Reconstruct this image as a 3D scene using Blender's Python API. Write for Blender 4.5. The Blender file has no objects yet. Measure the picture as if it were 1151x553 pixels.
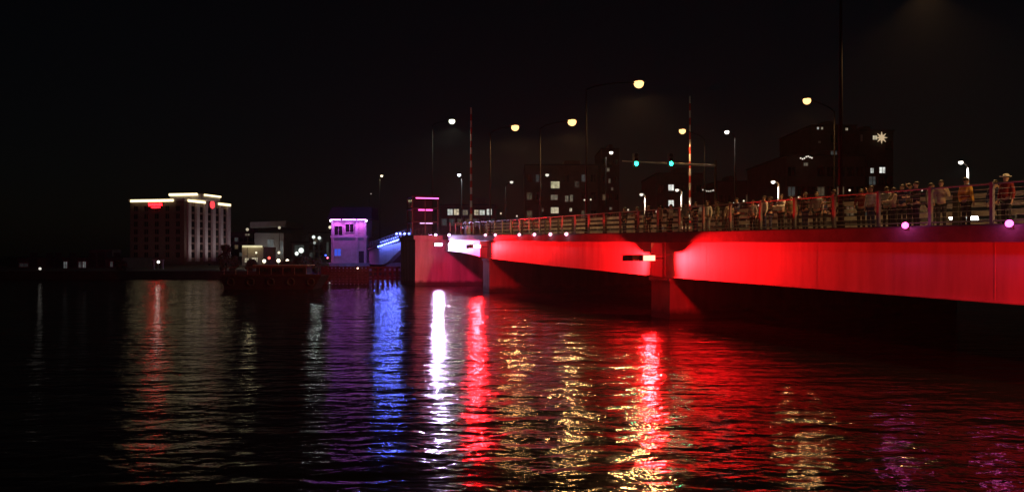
import bpy, bmesh, math, random
import numpy as np
from mathutils import Vector, Matrix
random.seed(7)
R = math.radians
S = bpy.context.scene
COL = S.collection

# ------------------------------------------------------------------ camera
FPX, CX, HY, CAMZ = 900.0, 575.5, 287.0, 3.4        # focal length / centre / horizon of the 1151x553 picture
cam_d = bpy.data.cameras.new('camera')
cam_d.sensor_width = 36.0
cam_d.lens = FPX / 1151.0 * 36.0
cam_d.shift_y = (HY - 276.5) / 1151.0
cam_d.clip_start, cam_d.clip_end = 0.1, 5000
cam = bpy.data.objects.new('camera', cam_d); COL.objects.link(cam)
cam.location = (0, 0, CAMZ); cam.rotation_euler = (R(90), 0, 0)
S.camera = cam

# ------------------------------------------------------------------ world, added dim sun, exposure
W = bpy.data.worlds.new('World'); S.world = W; W.use_nodes = True
nt = W.node_tree; nt.nodes.clear()
sky = nt.nodes.new('ShaderNodeTexSky'); sky.sky_type = 'NISHITA'; sky.sun_disc = False
sky.sun_elevation = R(14.0); sky.sun_rotation = R(200)
bg = nt.nodes.new('ShaderNodeBackground'); bg.inputs['Strength'].default_value = 0.0004
wo = nt.nodes.new('ShaderNodeOutputWorld')
nt.links.new(sky.outputs[0], bg.inputs[0]); nt.links.new(bg.outputs[0], wo.inputs[0])
sd = bpy.data.lights.new('fill_sun', 'SUN'); sd.energy = 0.025; sd.angle = R(0.5); sd.color = (1, 0.93, 0.85)  # dim sun added so the dark building fronts stay faintly visible
sun = bpy.data.objects.new('fill_sun', sd); COL.objects.link(sun)
sun.rotation_euler = (R(50), 0, R(-20))
S.view_settings.view_transform = 'Standard'; S.view_settings.look = 'None'
S.view_settings.exposure = 0.0; S.view_settings.gamma = 1.0
S.view_settings.use_curve_mapping = False
S.cycles.use_denoising = True
S.cycles.max_bounces = 5; S.cycles.diffuse_bounces = 2; S.cycles.glossy_bounces = 3
S.cycles.sample_clamp_indirect = 4.0; S.cycles.sample_clamp_direct = 0.0
S.cycles.use_light_tree = True
S.cycles.caustics_reflective = False; S.cycles.caustics_refractive = False

# ------------------------------------------------------------------ materials
MATS = {}
def mat(name, col, rough=0.7, metal=0.0, var=0.25, scale=3.0, bump=0.0, bscale=20.0, spec=0.4, streak=False):
    if name in MATS: return MATS[name]
    m = bpy.data.materials.new(name); m.use_nodes = True; n = m.node_tree.nodes; l = m.node_tree.links
    b = n['Principled BSDF']; b.inputs['Roughness'].default_value = rough; b.inputs['Metallic'].default_value = metal
    b.inputs['Specular IOR Level'].default_value = spec
    tc = n.new('ShaderNodeTexCoord'); mp = n.new('ShaderNodeMapping')
    l.new(tc.outputs['Object'], mp.inputs[0])
    if streak: mp.inputs['Scale'].default_value = (1, 1, 0.12)
    nz = n.new('ShaderNodeTexNoise'); nz.inputs['Scale'].default_value = scale; nz.inputs['Detail'].default_value = 6
    nz.inputs['Roughness'].default_value = 0.65
    l.new(mp.outputs[0], nz.inputs['Vector'])
    cr = n.new('ShaderNodeValToRGB'); cr.color_ramp.elements[0].position = 0.3; cr.color_ramp.elements[1].position = 0.72
    cr.color_ramp.elements[0].color = tuple(c * (1 - var) for c in col) + (1,)
    cr.color_ramp.elements[1].color = tuple(min(1, c * (1 + var)) for c in col) + (1,)
    l.new(nz.outputs['Fac'], cr.inputs[0]); l.new(cr.outputs[0], b.inputs['Base Color'])
    if bump > 0:
        n2 = n.new('ShaderNodeTexNoise'); n2.inputs['Scale'].default_value = bscale; n2.inputs['Detail'].default_value = 4
        l.new(tc.outputs['Object'], n2.inputs['Vector'])
        bp = n.new('ShaderNodeBump'); bp.inputs['Strength'].default_value = 1.0; bp.inputs['Distance'].default_value = bump
        l.new(n2.outputs['Fac'], bp.inputs['Height']); l.new(bp.outputs[0], b.inputs['Normal'])
    MATS[name] = m; return m
def emit(name, col, st, base=(0.05, 0.05, 0.05)):
    if name in MATS: return MATS[name]
    m = bpy.data.materials.new(name); m.use_nodes = True
    b = m.node_tree.nodes['Principled BSDF']
    b.inputs['Base Color'].default_value = base + (1,)
    b.inputs['Emission Color'].default_value = tuple(col) + (1,); b.inputs['Emission Strength'].default_value = st
    b.inputs['Roughness'].default_value = 0.3
    MATS[name] = m; return m
def lit_room(name, col, st, sc=1.3):
    """a lit window pane: an uneven glow of the room and blinds behind it"""
    if name in MATS: return MATS[name]
    m = bpy.data.materials.new(name); m.use_nodes = True; n = m.node_tree.nodes; l = m.node_tree.links
    b = n['Principled BSDF']; b.inputs['Base Color'].default_value = (0.02, 0.02, 0.02, 1)
    tc = n.new('ShaderNodeTexCoord'); nz = n.new('ShaderNodeTexNoise'); nz.inputs['Scale'].default_value = sc; nz.inputs['Detail'].default_value = 3
    l.new(tc.outputs['Object'], nz.inputs['Vector'])
    mr = n.new('ShaderNodeMapRange'); mr.inputs['From Min'].default_value = 0.3; mr.inputs['From Max'].default_value = 0.7
    mr.inputs['To Min'].default_value = st * 0.35; mr.inputs['To Max'].default_value = st * 1.4
    l.new(nz.outputs['Fac'], mr.inputs['Value']); l.new(mr.outputs[0], b.inputs['Emission Strength'])
    b.inputs['Emission Color'].default_value = tuple(col) + (1,)
    MATS[name] = m; return m

M = dict(
    girder=mat('girder_paint', (0.42, 0.41, 0.40), 0.55, var=0.26, scale=1.3, bump=0.006, bscale=2.2, streak=True),
    fascia=mat('fascia_concrete', (0.11, 0.105, 0.10), 0.85, var=0.3, scale=1.5, bump=0.01, bscale=8),
    pier=mat('pier_concrete', (0.24, 0.23, 0.22), 0.9, var=0.35, scale=1.1, bump=0.015, bscale=6, streak=True),
    steel_dark=mat('dark_steel', (0.05, 0.05, 0.05), 0.6, var=0.3),
    under=mat('underside_steel', (0.06, 0.055, 0.05), 0.8, var=0.3, scale=2),
    asphalt=mat('asphalt', (0.05, 0.05, 0.052), 0.9, var=0.3, scale=4, bump=0.01, bscale=60),
    walk=mat('sidewalk_concrete', (0.30, 0.29, 0.27), 0.9, var=0.2, scale=3, bump=0.004, bscale=40),
    rail=mat('galvanised_rail', (0.17, 0.165, 0.16), 0.55, metal=0.0, var=0.2, scale=8),
    barrier=mat('barrier_rail', (0.60, 0.57, 0.52), 0.55, metal=0.2, var=0.35, scale=2.0),
    barrier_post=mat('barrier_post', (0.04, 0.035, 0.03), 0.7),
    pole=mat('lamp_pole', (0.012, 0.011, 0.011), 0.9, var=0.2, spec=0.1),
    pole_grey=mat('pale_lamp_pole', (0.45, 0.45, 0.45), 0.5, metal=0.2, var=0.2),
    fix=mat('fixture_housing', (0.035, 0.035, 0.035), 0.5),
    white=mat('white_paint', (0.75, 0.75, 0.72), 0.5, var=0.1, scale=6),
    redp=mat('red_paint', (0.5, 0.03, 0.02), 0.5, var=0.15, scale=6),
    timber=mat('fender_timber', (0.035, 0.027, 0.022), 0.9, var=0.45, scale=3, bump=0.02, bscale=9),
    hull=mat('barge_hull', (0.012, 0.012, 0.016), 0.7, var=0.4, scale=2),
    ground=mat('ground', (0.035, 0.035, 0.03), 0.95, var=0.4, scale=0.3),
    seawall=mat('seawall', (0.03, 0.028, 0.025), 0.95, var=0.4, scale=0.8),
    hotel=mat('hotel_brick', (0.13, 0.09, 0.075), 0.9, var=0.2, scale=1.5),
    hotel_pale=mat('hotel_pilaster', (0.42, 0.40, 0.40), 0.8, var=0.15, scale=1.5),
    bld_brown=mat('building_brown', (0.12, 0.085, 0.07), 0.9, var=0.25, scale=0.7),
    bld_grey=mat('building_grey', (0.22, 0.22, 0.22), 0.9, var=0.2, scale=0.7),
    bld_dark=mat('building_dark', (0.06, 0.055, 0.055), 0.9, var=0.3, scale=0.7),
    bld_cream=mat('building_cream', (0.5, 0.45, 0.33), 0.9, var=0.15, scale=0.7),
    tender=mat('tender_masonry', (0.38, 0.33, 0.31), 0.85, var=0.2, scale=1.2, bump=0.01, bscale=7),
    roof=mat('dark_roof', (0.03, 0.03, 0.035), 0.8, var=0.3),
    glass=mat('dark_glass', (0.01, 0.01, 0.012), 0.08, var=0.1, spec=0.8),
    frame=mat('window_frame', (0.35, 0.34, 0.33), 0.6, var=0.1),
    bark=mat('bark', (0.05, 0.04, 0.03), 0.95, var=0.3, scale=8),
    leaf=mat('leaf', (0.045, 0.07, 0.025), 0.7, var=0.5, scale=1.2),
    skin=mat('skin', (0.45, 0.28, 0.20), 0.6, var=0.08, scale=10),
    hair=mat('hair', (0.025, 0.016, 0.01), 0.6, var=0.3, scale=25),
    carp=mat('car_paint', (0.10, 0.10, 0.11), 0.25, metal=0.4, var=0.05, spec=0.6),
    tyre=mat('tyre_rubber', (0.02, 0.02, 0.02), 0.85),
    rim=mat('rim_alloy', (0.5, 0.5, 0.5), 0.35, metal=0.9),
)

def tide_line(m, z0=0.55):
    n = m.node_tree.nodes; l = m.node_tree.links; b = n['Principled BSDF']
    src = b.inputs['Base Color'].links[0].from_socket
    tc = n.new('ShaderNodeTexCoord'); sp = n.new('ShaderNodeSeparateXYZ'); l.new(tc.outputs['Object'], sp.inputs[0])
    nz = n.new('ShaderNodeTexNoise'); nz.inputs['Scale'].default_value = 1.6; nz.inputs['Detail'].default_value = 5; l.new(tc.outputs['Object'], nz.inputs['Vector'])
    ad = n.new('ShaderNodeMath'); ad.operation = 'MULTIPLY_ADD'; ad.inputs[1].default_value = 0.5; l.new(nz.outputs['Fac'], ad.inputs[0]); l.new(sp.outputs['Z'], ad.inputs[2])
    mr = n.new('ShaderNodeMapRange'); mr.inputs['From Min'].default_value = z0; mr.inputs['From Max'].default_value = z0 + 0.35; l.new(ad.outputs[0], mr.inputs['Value'])
    mx = n.new('ShaderNodeMix'); mx.data_type = 'RGBA'; mx.inputs[6].default_value = (0.03, 0.032, 0.022, 1)
    l.new(mr.outputs[0], mx.inputs[0]); l.new(src, mx.inputs[7]); l.new(mx.outputs[2], b.inputs['Base Color'])
tide_line(M['pier'])

# ------------------------------------------------------------------ mesh helpers
class MB:
    def __init__(s): s.v = []; s.f = []
    def add(s, vs, fs):
        k = len(s.v); s.v += [tuple(v) for v in vs]; s.f += [tuple(i + k for i in f) for f in fs]; return s
    def hexa(s, p):      # 8 points: bottom 0-3 counter-clockwise, top 4-7
        return s.add(p, [(3, 2, 1, 0), (4, 5, 6, 7), (0, 1, 5, 4), (1, 2, 6, 5), (2, 3, 7, 6), (3, 0, 4, 7)])
    def box(s, c, d, rz=0.0):
        x, y, z = (k / 2 for k in d); ca, sa = math.cos(rz), math.sin(rz)
        P = []
        for zz in (-z, z):
            for (a, b) in ((-x, -y), (x, -y), (x, y), (-x, y)):
                P.append((c[0] + a * ca - b * sa, c[1] + a * sa + b * ca, c[2] + zz))
        return s.hexa(P)
    def tube(s, pts, rad, n=8, cap=True):
        pts = [Vector(p) for p in pts]
        if not hasattr(rad, '__len__'): rad = [rad] * len(pts)
        k = len(s.v); up = Vector((0, 0, 1))
        for i, p in enumerate(pts):
            d = (pts[min(i + 1, len(pts) - 1)] - pts[max(i - 1, 0)]).normalized()
            u = d.cross(up)
            if u.length < 1e-3: u = d.cross(Vector((0, 1, 0)))
            u.normalize(); w = u.cross(d)
            for j in range(n):
                a = 2 * math.pi * j / n
                s.v.append(tuple(p + (u * math.cos(a) + w * math.sin(a)) * rad[i]))
        for i in range(len(pts) - 1):
            for j in range(n):
                a, b = k + i * n + j, k + i * n + (j + 1) % n
                s.f.append((a, a + n, b + n, b))
        if cap:
            s.f.append(tuple(k + j for j in range(n))); e = k + (len(pts) - 1) * n
            s.f.append(tuple(e + j for j in reversed(range(n))))
        return s
    def ball(s, c, r, n=10, m=6, zlo=-1.0, zhi=1.0, rot=None):
        """ellipsoid, or a zone of one between two heights (-1..1)"""
        if not hasattr(r, '__len__'): r = (r, r, r)
        k = len(s.v)
        for i in range(m + 1):
            ph = math.asin(max(-1, min(1, zlo))) + (math.asin(max(-1, min(1, zhi))) - math.asin(max(-1, min(1, zlo)))) * i / m
            for j in range(n):
                a = 2 * math.pi * j / n
                q = Vector((r[0] * math.cos(ph) * math.cos(a), r[1] * math.cos(ph) * math.sin(a), r[2] * math.sin(ph)))
                if rot: q = rot @ q
                s.v.append((c[0] + q.x, c[1] + q.y, c[2] + q.z))
        for i in range(m):
            for j in range(n):
                a, b = k + i * n + j, k + i * n + (j + 1) % n
                s.f.append((a, b, b + n, a + n))
        s.f.append(tuple(k + j for j in reversed(range(n)))); e = k + m * n
        s.f.append(tuple(e + j for j in range(n)))
        return s
    def build(s, name, m, parent=None, world=False, smooth=False):
        vs = s.v
        if parent is not None and world:
            L = parent.location
            q = parent
            off = Vector(L)
            while q.parent is not None: q = q.parent; off = off + q.location
            vs = [(a - off.x, b - off.y, c - off.z) for a, b, c in vs]
        me = bpy.data.meshes.new(name); me.from_pydata(vs, [], s.f); me.update()
        bm = bmesh.new(); bm.from_mesh(me); bmesh.ops.recalc_face_normals(bm, faces=bm.faces); bm.to_mesh(me); bm.free()
        if smooth:
            me.polygons.foreach_set('use_smooth', [True] * len(me.polygons))
        me.materials.append(m)
        o = bpy.data.objects.new(name, me); COL.objects.link(o)
        if parent is not None: o.parent = parent
        return o
def tag(o, label=None, cat=None, group=None, kind=None):
    for k, v in (('label', label), ('category', cat), ('group', group), ('kind', kind)):
        if v: o[k] = v
    return o
def thing(name, loc, label, cat, group=None, rz=0.0):
    o = bpy.data.objects.new(name, None); COL.objects.link(o); o.location = loc; o.rotation_euler = (0, 0, rz)
    o.empty_display_size = 0.3
    return tag(o, label, cat, group)
def lamp_light(name, parent, loc_world, kind, energy, col, radius=0.1, aim=None, angle=120, blend=1.0):
    d = bpy.data.lights.new(name, kind); d.energy = energy; d.color = col; d.shadow_soft_size = radius
    if kind == 'SPOT': d.spot_size = R(angle); d.spot_blend = blend
    o = bpy.data.objects.new(name, d); COL.objects.link(o); o.parent = parent
    o.location = Vector(loc_world) - parent.location
    if aim is not None:
        o.rotation_euler = (Vector(aim) - Vector(loc_world)).to_track_quat('-Z', 'Y').to_euler()
    return o
def at(x, y, Y):      # sight line of the photograph followed to the distance Y
    return Vector(((x - CX) / FPX * Y, Y, CAMZ + (HY - y) / FPX * Y))
ORD = ['first', 'second', 'third', 'fourth', 'fifth', 'sixth', 'seventh', 'eighth', 'ninth', 'tenth', 'eleventh', 'twelfth', 'thirteenth']

# ------------------------------------------------------------------ bridge coordinates: s along, t inboard
P0 = Vector((8.23, 43.7, 0)); A = Vector((-0.3219, 0.9468, 0)); N = Vector((0.9468, 0.3219, 0))
RZ = math.atan2(A.y, A.x)
def B(s, t, z=0.0): return P0 + A * s + N * t + Vector((0, 0, z))
def s_at(x, t=0.0):   # station where the line t is seen at picture column x
    u = (x - CX) / FPX
    return ((P0.x + N.x * t) - u * (P0.y + N.y * t)) / (u * A.y - A.x)
_ds = np.array([-60, -21, 0, 16, 32.6, 49, 58, 66, 75, 85, 95, 107, 125, 160.])
_dz = np.array([3.95, 4.25, 4.57, 4.88, 5.22, 5.62, 5.85, 5.92, 5.72, 5.35, 4.95, 4.6, 4.2, 3.6])
def zd(s): return float(np.interp(s, _ds, _dz))
_gs = np.array([-60, -21, 0, 16, 32.6, 42, 50, 58.])
_gz = np.array([1.70, 1.94, 2.23, 2.62, 3.15, 3.72, 4.0, 4.2])
def zg(s): return float(np.interp(s, _gs, _gz))
WID = 20.0
def strip(mb, ss, t0, t1, zlo, zhi):
    """a bar along the bridge between stations, heights given as functions"""
    for a, b in zip(ss[:-1], ss[1:]):
        mb.hexa([B(a, t0, zlo(a)), B(a, t1, zlo(a)), B(b, t1, zlo(b)), B(b, t0, zlo(b)),
                 B(a, t0, zhi(a)), B(a, t1, zhi(a)), B(b, t1, zhi(b)), B(b, t0, zhi(b))])
    return mb
def bar(mb, ss, t0, t1, zlo, zhi):
    """like strip but one closed skin without inner faces"""
    k = len(mb.v)
    for a in ss:
        mb.v += [tuple(B(a, t0, zlo(a))), tuple(B(a, t1, zlo(a))), tuple(B(a, t1, zhi(a))), tuple(B(a, t0, zhi(a)))]
    n = len(ss)
    for i in range(n - 1):
        for j in range(4):
            a, b = k + i * 4 + j, k + i * 4 + (j + 1) % 4
            mb.f.append((a, b, b + 4, a + 4))
    mb.f.append((k, k + 3, k + 2, k + 1)); e = k + (n - 1) * 4
    mb.f.append((e, e + 1, e + 2, e + 3))
    return mb
def frange(a, b, d):
    n = max(1, int(round((b - a) / d))); return [a + (b - a) * i / n for i in range(n + 1)]

# ================================================================== WATER AND GROUND
def water_material():
    m = bpy.data.materials.new('river_water'); m.use_nodes = True; n = m.node_tree.nodes; l = m.node_tree.links
    b = n['Principled BSDF']; b.inputs['Base Color'].default_value = (0.004, 0.005, 0.006, 1)
    b.inputs['Roughness'].default_value = 0.10; b.inputs['IOR'].default_value = 1.33
    b.inputs['Specular IOR Level'].default_value = 0.5
    tc = n.new('ShaderNodeTexCoord')
    def layer(sc, sx, det, rot, rough=0.5, dist=0.0):
        mp = n.new('ShaderNodeMapping'); mp.inputs['Scale'].default_value = (sx, 1, 1); mp.inputs['Rotation'].default_value = (0, 0, R(rot))
        l.new(tc.outputs['Object'], mp.inputs[0])
        z = n.new('ShaderNodeTexNoise'); z.inputs['Scale'].default_value = sc; z.inputs['Detail'].default_value = det
        z.inputs['Roughness'].default_value = rough; z.inputs['Distortion'].default_value = dist
        l.new(mp.outputs[0], z.inputs['Vector']); return z.outputs['Fac']
    prev = None
    gust = n.new('ShaderNodeMapRange'); gust.inputs['From Min'].default_value = 0.32; gust.inputs['From Max'].default_value = 0.68
    gust.inputs['To Min'].default_value = 0.45; gust.inputs['To Max'].default_value = 1.25
    l.new(layer(0.045, 0.5, 3, 20, 0.6, 0.5), gust.inputs['Value'])       # calmer and rougher patches
    for (dist, sc, sx, det, rot, ro, ds) in ((.15, .75, .42, 2, 5, .45, .3), (.070, 1.9, .55, 2, -9, .5, .5), (.020, 5.0, .8, 3, 14, .55, .3)):
        bp = n.new('ShaderNodeBump'); bp.inputs['Distance'].default_value = dist; bp.inputs['Strength'].default_value = 1
        mu = n.new('ShaderNodeMath'); mu.operation = 'MULTIPLY'; l.new(layer(sc, sx, det, rot, ro, ds), mu.inputs[0]); l.new(gust.outputs[0], mu.inputs[1])
        l.new(mu.outputs[0], bp.inputs['Height'])
        if prev: l.new(prev.outputs[0], bp.inputs['Normal'])
        prev = bp
    l.new(prev.outputs[0], b.inputs['Normal'])
    return m
wm = MB()
wm.add([(-900, -60, 0), (900, -60, 0), (900, 1200, 0), (-900, 1200, 0)], [(0, 1, 2, 3)])
tag(wm.build('water', water_material()), kind='structure')

shore = [(-1500, 116), (-36, 116), (-34, 152), (20, 165), (48, 128), (70, 96), (1500, 80)]
gm = MB()
gm.add([(x, y, 1.0) for x, y in shore] + [(1500, 3000, 1.0), (-1500, 3000, 1.0)], [tuple(range(len(shore) + 2))])
tag(gm.build('ground', M['ground']), kind='structure')
swall = MB()
for (x0, y0), (x1, y1) in zip(shore[:-1], shore[1:]):
    d = Vector((x1 - x0, y1 - y0, 0)).normalized(); nn = Vector((d.y, -d.x, 0)) * 0.5
    swall.hexa([(x0 + nn.x, y0 + nn.y, -1.5), (x1 + nn.x, y1 + nn.y, -1.5), (x1, y1, -1.5), (x0, y0, -1.5),
                (x0 + nn.x, y0 + nn.y, 1.12), (x1 + nn.x, y1 + nn.y, 1.12), (x1, y1, 1.12), (x0, y0, 1.12)])
tag(swall.build('seawall', M['seawall']), 'low dark seawall along the far river bank under the hotel', 'seawall')

# ================================================================== BRIDGE
br = thing('road_bridge', B(0, 0, 0), 'long road bridge with red floodlit side girder crossing the dark river', 'bridge')
def bpart(mb, name, m, lab=None, parent=br):
    o = mb.build(name, m, parent, world=True)
    if lab: o['label'] = lab
    return o
S0, S1 = -46.0, 57.5
# outer girder, one length per span, with a web, lower flange and top lip
spans = [(S0, -32.9), (-32.3, -0.3), (0.3, 32.3), (32.9, 49.0)]
labs = [None, 'red lit girder span nearest the camera', 'red lit girder span between the two middle piers', 'white lit girder span beside the bascule pier']
for (a, b), lb in zip(spans, labs):
    ss = frange(a, b, 2.0)
    g = bpart(bar(MB(), ss, 0.0, 0.30, lambda s: zg(s) + 0.06, lambda s: zd(s) - 0.42), 'girder', M['girder'], lb)
    fl = bpart(bar(MB(), ss, -0.10, 0.45, zg, lambda s: zg(s) + 0.06), 'lower_flange', M['girder'], None, g)
    for s in frange(a, b, 4.0)[1:-1]:         # shallow splice seams on the web
        bpart(strip(MB(), [s - 0.025, s + 0.025], -0.003, 0.0, lambda q: zg(q) + 0.07, lambda q: zd(q) - 0.43), 'web_seam', M['girder'], None, g)
for t in (4.2, 8.0, 12.0, 16.0, 19.4):
    bpart(bar(MB(), frange(S0, 49, 8.0), t, t + 0.35, zg, lambda s: zd(s) - 0.42), 'inner_girder', M['under'])
full = frange(S0, S1, 3.0)
bpart(bar(MB(), full, -0.02, WID, lambda s: zd(s) - 0.42, lambda s: zd(s) - 0.10), 'deck_slab', M['under'])
bpart(bar(MB(), full, -0.28, -0.02, lambda s: zd(s) - 0.46, lambda s: zd(s) + 0.05), 'fascia', M['fascia'])
bpart(bar(MB(), full, -0.02, 0.35, lambda s: zd(s) - 0.10, lambda s: zd(s) + 0.10), 'kerb', M['fascia'])
bpart(bar(MB(), full, 0.35, 3.0, lambda s: zd(s) - 0.10, lambda s: zd(s) + 0.0), 'sidewalk', M['walk'])
bpart(bar(MB(), full, 3.0, 17.4, lambda s: zd(s) - 0.10, lambda s: zd(s) - 0.06), 'roadway', M['asphalt'])
bpart(bar(MB(), full, 17.4, WID, lambda s: zd(s) - 0.10, lambda s: zd(s) + 0.02), 'far_sidewalk', M['walk'])
for s in frange(S0, S1, 9.0)[:-1]:
    bpart(bar(MB(), [s, s + 3.0], 10.1, 10.24, lambda q: zd(q) - 0.058, lambda q: zd(q) - 0.054), 'lane_dash', M['white'])
# piers: wall piers with a chamfered cutwater-free front, a cap and a footing
def pier(s0, s1, t0, t1, ztop, lab, cap=True):
    p = bpart(MB().hexa([B(s0, t0, -3), B(s1, t0, -3), B(s1, t1, -3), B(s0, t1, -3),
                         B(s0, t0, ztop), B(s1, t0, ztop), B(s1, t1, ztop), B(s0, t1, ztop)]), 'pier', M['pier'], lab)
    if cap:
        bpart(MB().hexa([B(s0 - .12, t0 - .1, ztop), B(s1 + .12, t0 - .1, ztop), B(s1 + .12, t1, ztop), B(s0 - .12, t1, ztop),
                         B(s0 - .12, t0 - .1, ztop + .16), B(s1 + .12, t0 - .1, ztop + .16), B(s1 + .12, t1, ztop + .16), B(s0 - .12, t1, ztop + .16)]), 'pier_cap', M['pier'], None, p)
    return p
pier(-33.6, -31.6, -0.15, 19.8, zg(-32.6) - 0.18, None)
pier(-1.0, 1.0, -0.15, 19.8, zg(0) - 0.20, 'concrete wall pier in the middle of the picture')
pier(31.6, 33.6, -0.15, 19.8, zg(32.6) - 0.22, 'concrete wall pier next to the white lit span')
# vertical pilaster plate over each pier that carries the floodlights
for s in (-32.6, 0.0, 32.6):
    bpart(MB().hexa([B(s - .3, -0.06, zg(s) - .03), B(s + .3, -0.06, zg(s) - .03), B(s + .3, .3, zg(s) - .03), B(s - .3, .3, zg(s) - .03),
                     B(s - .3, -0.06, zd(s) - .47), B(s + .3, -0.06, zd(s) - .47), B(s + .3, .3, zd(s) - .47), B(s - .3, .3, zd(s) - .47)]), 'pilaster', M['girder'])
    bpart(MB().hexa([B(s - .05, -.75, zg(s) + .1), B(s + .05, -.75, zg(s) + .1), B(s + .05, -.06, zg(s) - .03), B(s - .05, -.06, zg(s) - .03),
                     B(s - .05, -.75, zd(s) - .5), B(s + .05, -.75, zd(s) - .5), B(s + .05, -.06, zd(s) - .5), B(s - .05, -.06, zd(s) - .5)]), 'bracket_fin', M['girder'])
bas = pier(49.0, 57.4, -3.4, 23.4, zd(52) - 0.55, 'big bascule pier where the blue light begins', cap=False)
bpart(MB().hexa([B(48.8, -3.6, zd(52) - .55), B(57.6, -3.6, zd(52) - .55), B(57.6, -.3, zd(52) - .55), B(48.8, -.3, zd(52) - .55),
                 B(48.8, -3.6, zd(52) - .1), B(57.6, -3.6, zd(52) - .1), B(57.6, -.3, zd(52) - .1), B(48.8, -.3, zd(52) - .1)]), 'pier_cap', M['pier'], None, bas)
# abutment on the near bank
bpart(MB().hexa([B(S0 - 8, -2.5, -3), B(S0, -2.5, -3), B(S0, 22.5, -3), B(S0 - 8, 22.5, -3),
                 B(S0 - 8, -2.5, zd(S0) - .5), B(S0, -2.5, zd(S0) - .5), B(S0, 22.5, zd(S0) - .5), B(S0 - 8, 22.5, zd(S0) - .5)]), 'abutment', M['pier'])

# ---- the bascule leaf beyond, its haunched girder and the far pier
bl = thing('bascule_span', B(58, 0, 0), 'blue lit haunched bascule span between the big pier and the purple tower', 'bridge')
def hz(s):   # soffit of the leaf: thin in mid channel, deep at the far pier
    return float(np.interp(s, [58, 66, 72, 76, 80, 84, 88, 92, 107], [4.4, 4.7, 4.45, 4.0, 3.3, 2.55, 2.05, 1.95, 1.9]))
lf = frange(58, 106, 1.6)
bpart(bar(MB(), lf, 0.0, 0.4, hz, lambda s: zd(s) - 0.3), 'girder', M['girder'], None, bl)
bpart(bar(MB(), lf, -0.2, 0.6, lambda s: hz(s) - .07, hz), 'lower_flange', M['girder'], None, bl)
bpart(bar(MB(), lf, 18.8, 19.2, hz, lambda s: zd(s) - 0.3), 'far_girder', M['under'], None, bl)
bpart(bar(MB(), lf, -0.25, WID, lambda s: zd(s) - 0.3, lambda s: zd(s)), 'deck', M['fascia'], None, bl)
for s in frange(58.5, 105.5, 2.35):
    bpart(MB().box(B(s, 0.0, zd(s) + .55), (.09, .09, 1.1), RZ), 'rail_post', M['rail'], None, bl)
for h in (.25, .65, 1.08):
    bpart(bar(MB(), lf, -.04, .04, lambda s: zd(s) + h - .04, lambda s: zd(s) + h), 'rail', M['rail'], None, bl)
fp = thing('far_pier', B(109, 0, 0), 'low concrete pier under the purple lit tower', 'pier')
bpart(MB().hexa([B(104, -7, -3), B(116, -7, -3), B(116, 23, -3), B(104, 23, -3),
                 B(104, -7, 1.85), B(116, -7, 1.85), B(116, 23, 1.85), B(104, 23, 1.85)]), 'body', M['pier'], None, fp)
bpart(MB().hexa([B(103.8, -7.2, 1.85), B(116.2, -7.2, 1.85), B(116.2, 23, 1.85), B(103.8, 23, 1.85),
                 B(103.8, -7.2, 2.05), B(116.2, -7.2, 2.05), B(116.2, 23, 2.05), B(103.8, 23, 2.05)]), 'coping', M['pier'], None, fp)
ap = thing('approach_ramp', B(118, 0, 0), 'dark approach ramp behind the purple lit tower', 'ramp')
bpart(bar(MB(), frange(106.5, 160, 5), 0, WID, lambda s: 0.5 if s > 116 else zd(s) - .6, lambda s: zd(s)), 'deck', M['fascia'], None, ap)

# ================================================================== FLOODLIGHTS ON THE PIERS
RED, WHT = (1.0, 0.0042, 0.0062), (0.70, 0.50, 1.0)
LENS = dict(red=(1, .16, .10), pink=(1, .42, .55), white=(.92, .82, 1), blue=(.2, .3, 1))
def floodlight(s, t, z, d, col, power, glow, label, tgt_s=8.0, ang=134, tgt_t=0.3, gst=7.0, w=.75, sh=.75):
    """one box floodlight on an arm; d = +1 shines away along the bridge, -1 towards the camera"""
    o = thing('floodlight', B(s, t, z), label, 'floodlight', 'floodlights on the bridge piers')
    c = B(s + d * .30, t, z)
    MB().box(c, (.42, w, .32), RZ).build('housing', M['fix'], o, world=True)
    MB().box(B(s + d * .525, t, z), (.03, w - .06, .28), RZ).build('lens', emit('lens_' + glow, LENS[glow], gst), o, world=True)
    MB().tube([B(s, t, z - .02), B(s, -.05, z - .02)], .035, 6).build('arm', M['fix'], o, world=True)
    MB().box(B(s + d * (.47 + max(.9, sh) / 2 if d > 0 else .92), t + .15, z + (.18 if d > 0 else .18)), (max(.9, sh) if d > 0 else .9, w + .5, .025), RZ).build('visor', M['fix'], o, world=True)  # plate added to keep the beam off the railing
    if d > 0: MB().box(B(s + d * (.47 + sh / 2), t - w / 2 - .02, z - .01), (sh, .03, .32), RZ).build('added_shield', M['fix'], o, world=True)  # plate added to keep the beam off the barge and fender
    p = B(s + d * .67, t, z - .03)
    lamp_light('floodlight_beam', o, p, 'SPOT', power, col, .12, B(s + d * tgt_s, tgt_t, z - .1), ang, 1.0)
    return o
PW = 18000
floodlight(-32.6, -1.3, 3.1, +1, RED, PW * 1.5, 'red', 'red floodlight at the near end, out beyond the right edge of the picture', sh=2.2)
zl = at(744, 290, 43.7).z
floodlight(-0.25, -1.25, zl, -1, RED, PW, 'red', 'red floodlight glowing on the middle pier, its lens facing the camera')
floodlight(0.35, -1.25, zl, +1, RED, PW, 'red', 'red floodlight on the middle pier with its dark back to the camera')
zl2 = at(547, 277, 74.3).z
PINK = (1.0, 0.25, 0.55)
floodlight(32.35, -1.25, zl2, -1, RED, PW, 'pink', 'red floodlight on the pier left of the middle one, facing the camera', gst=7)
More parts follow.
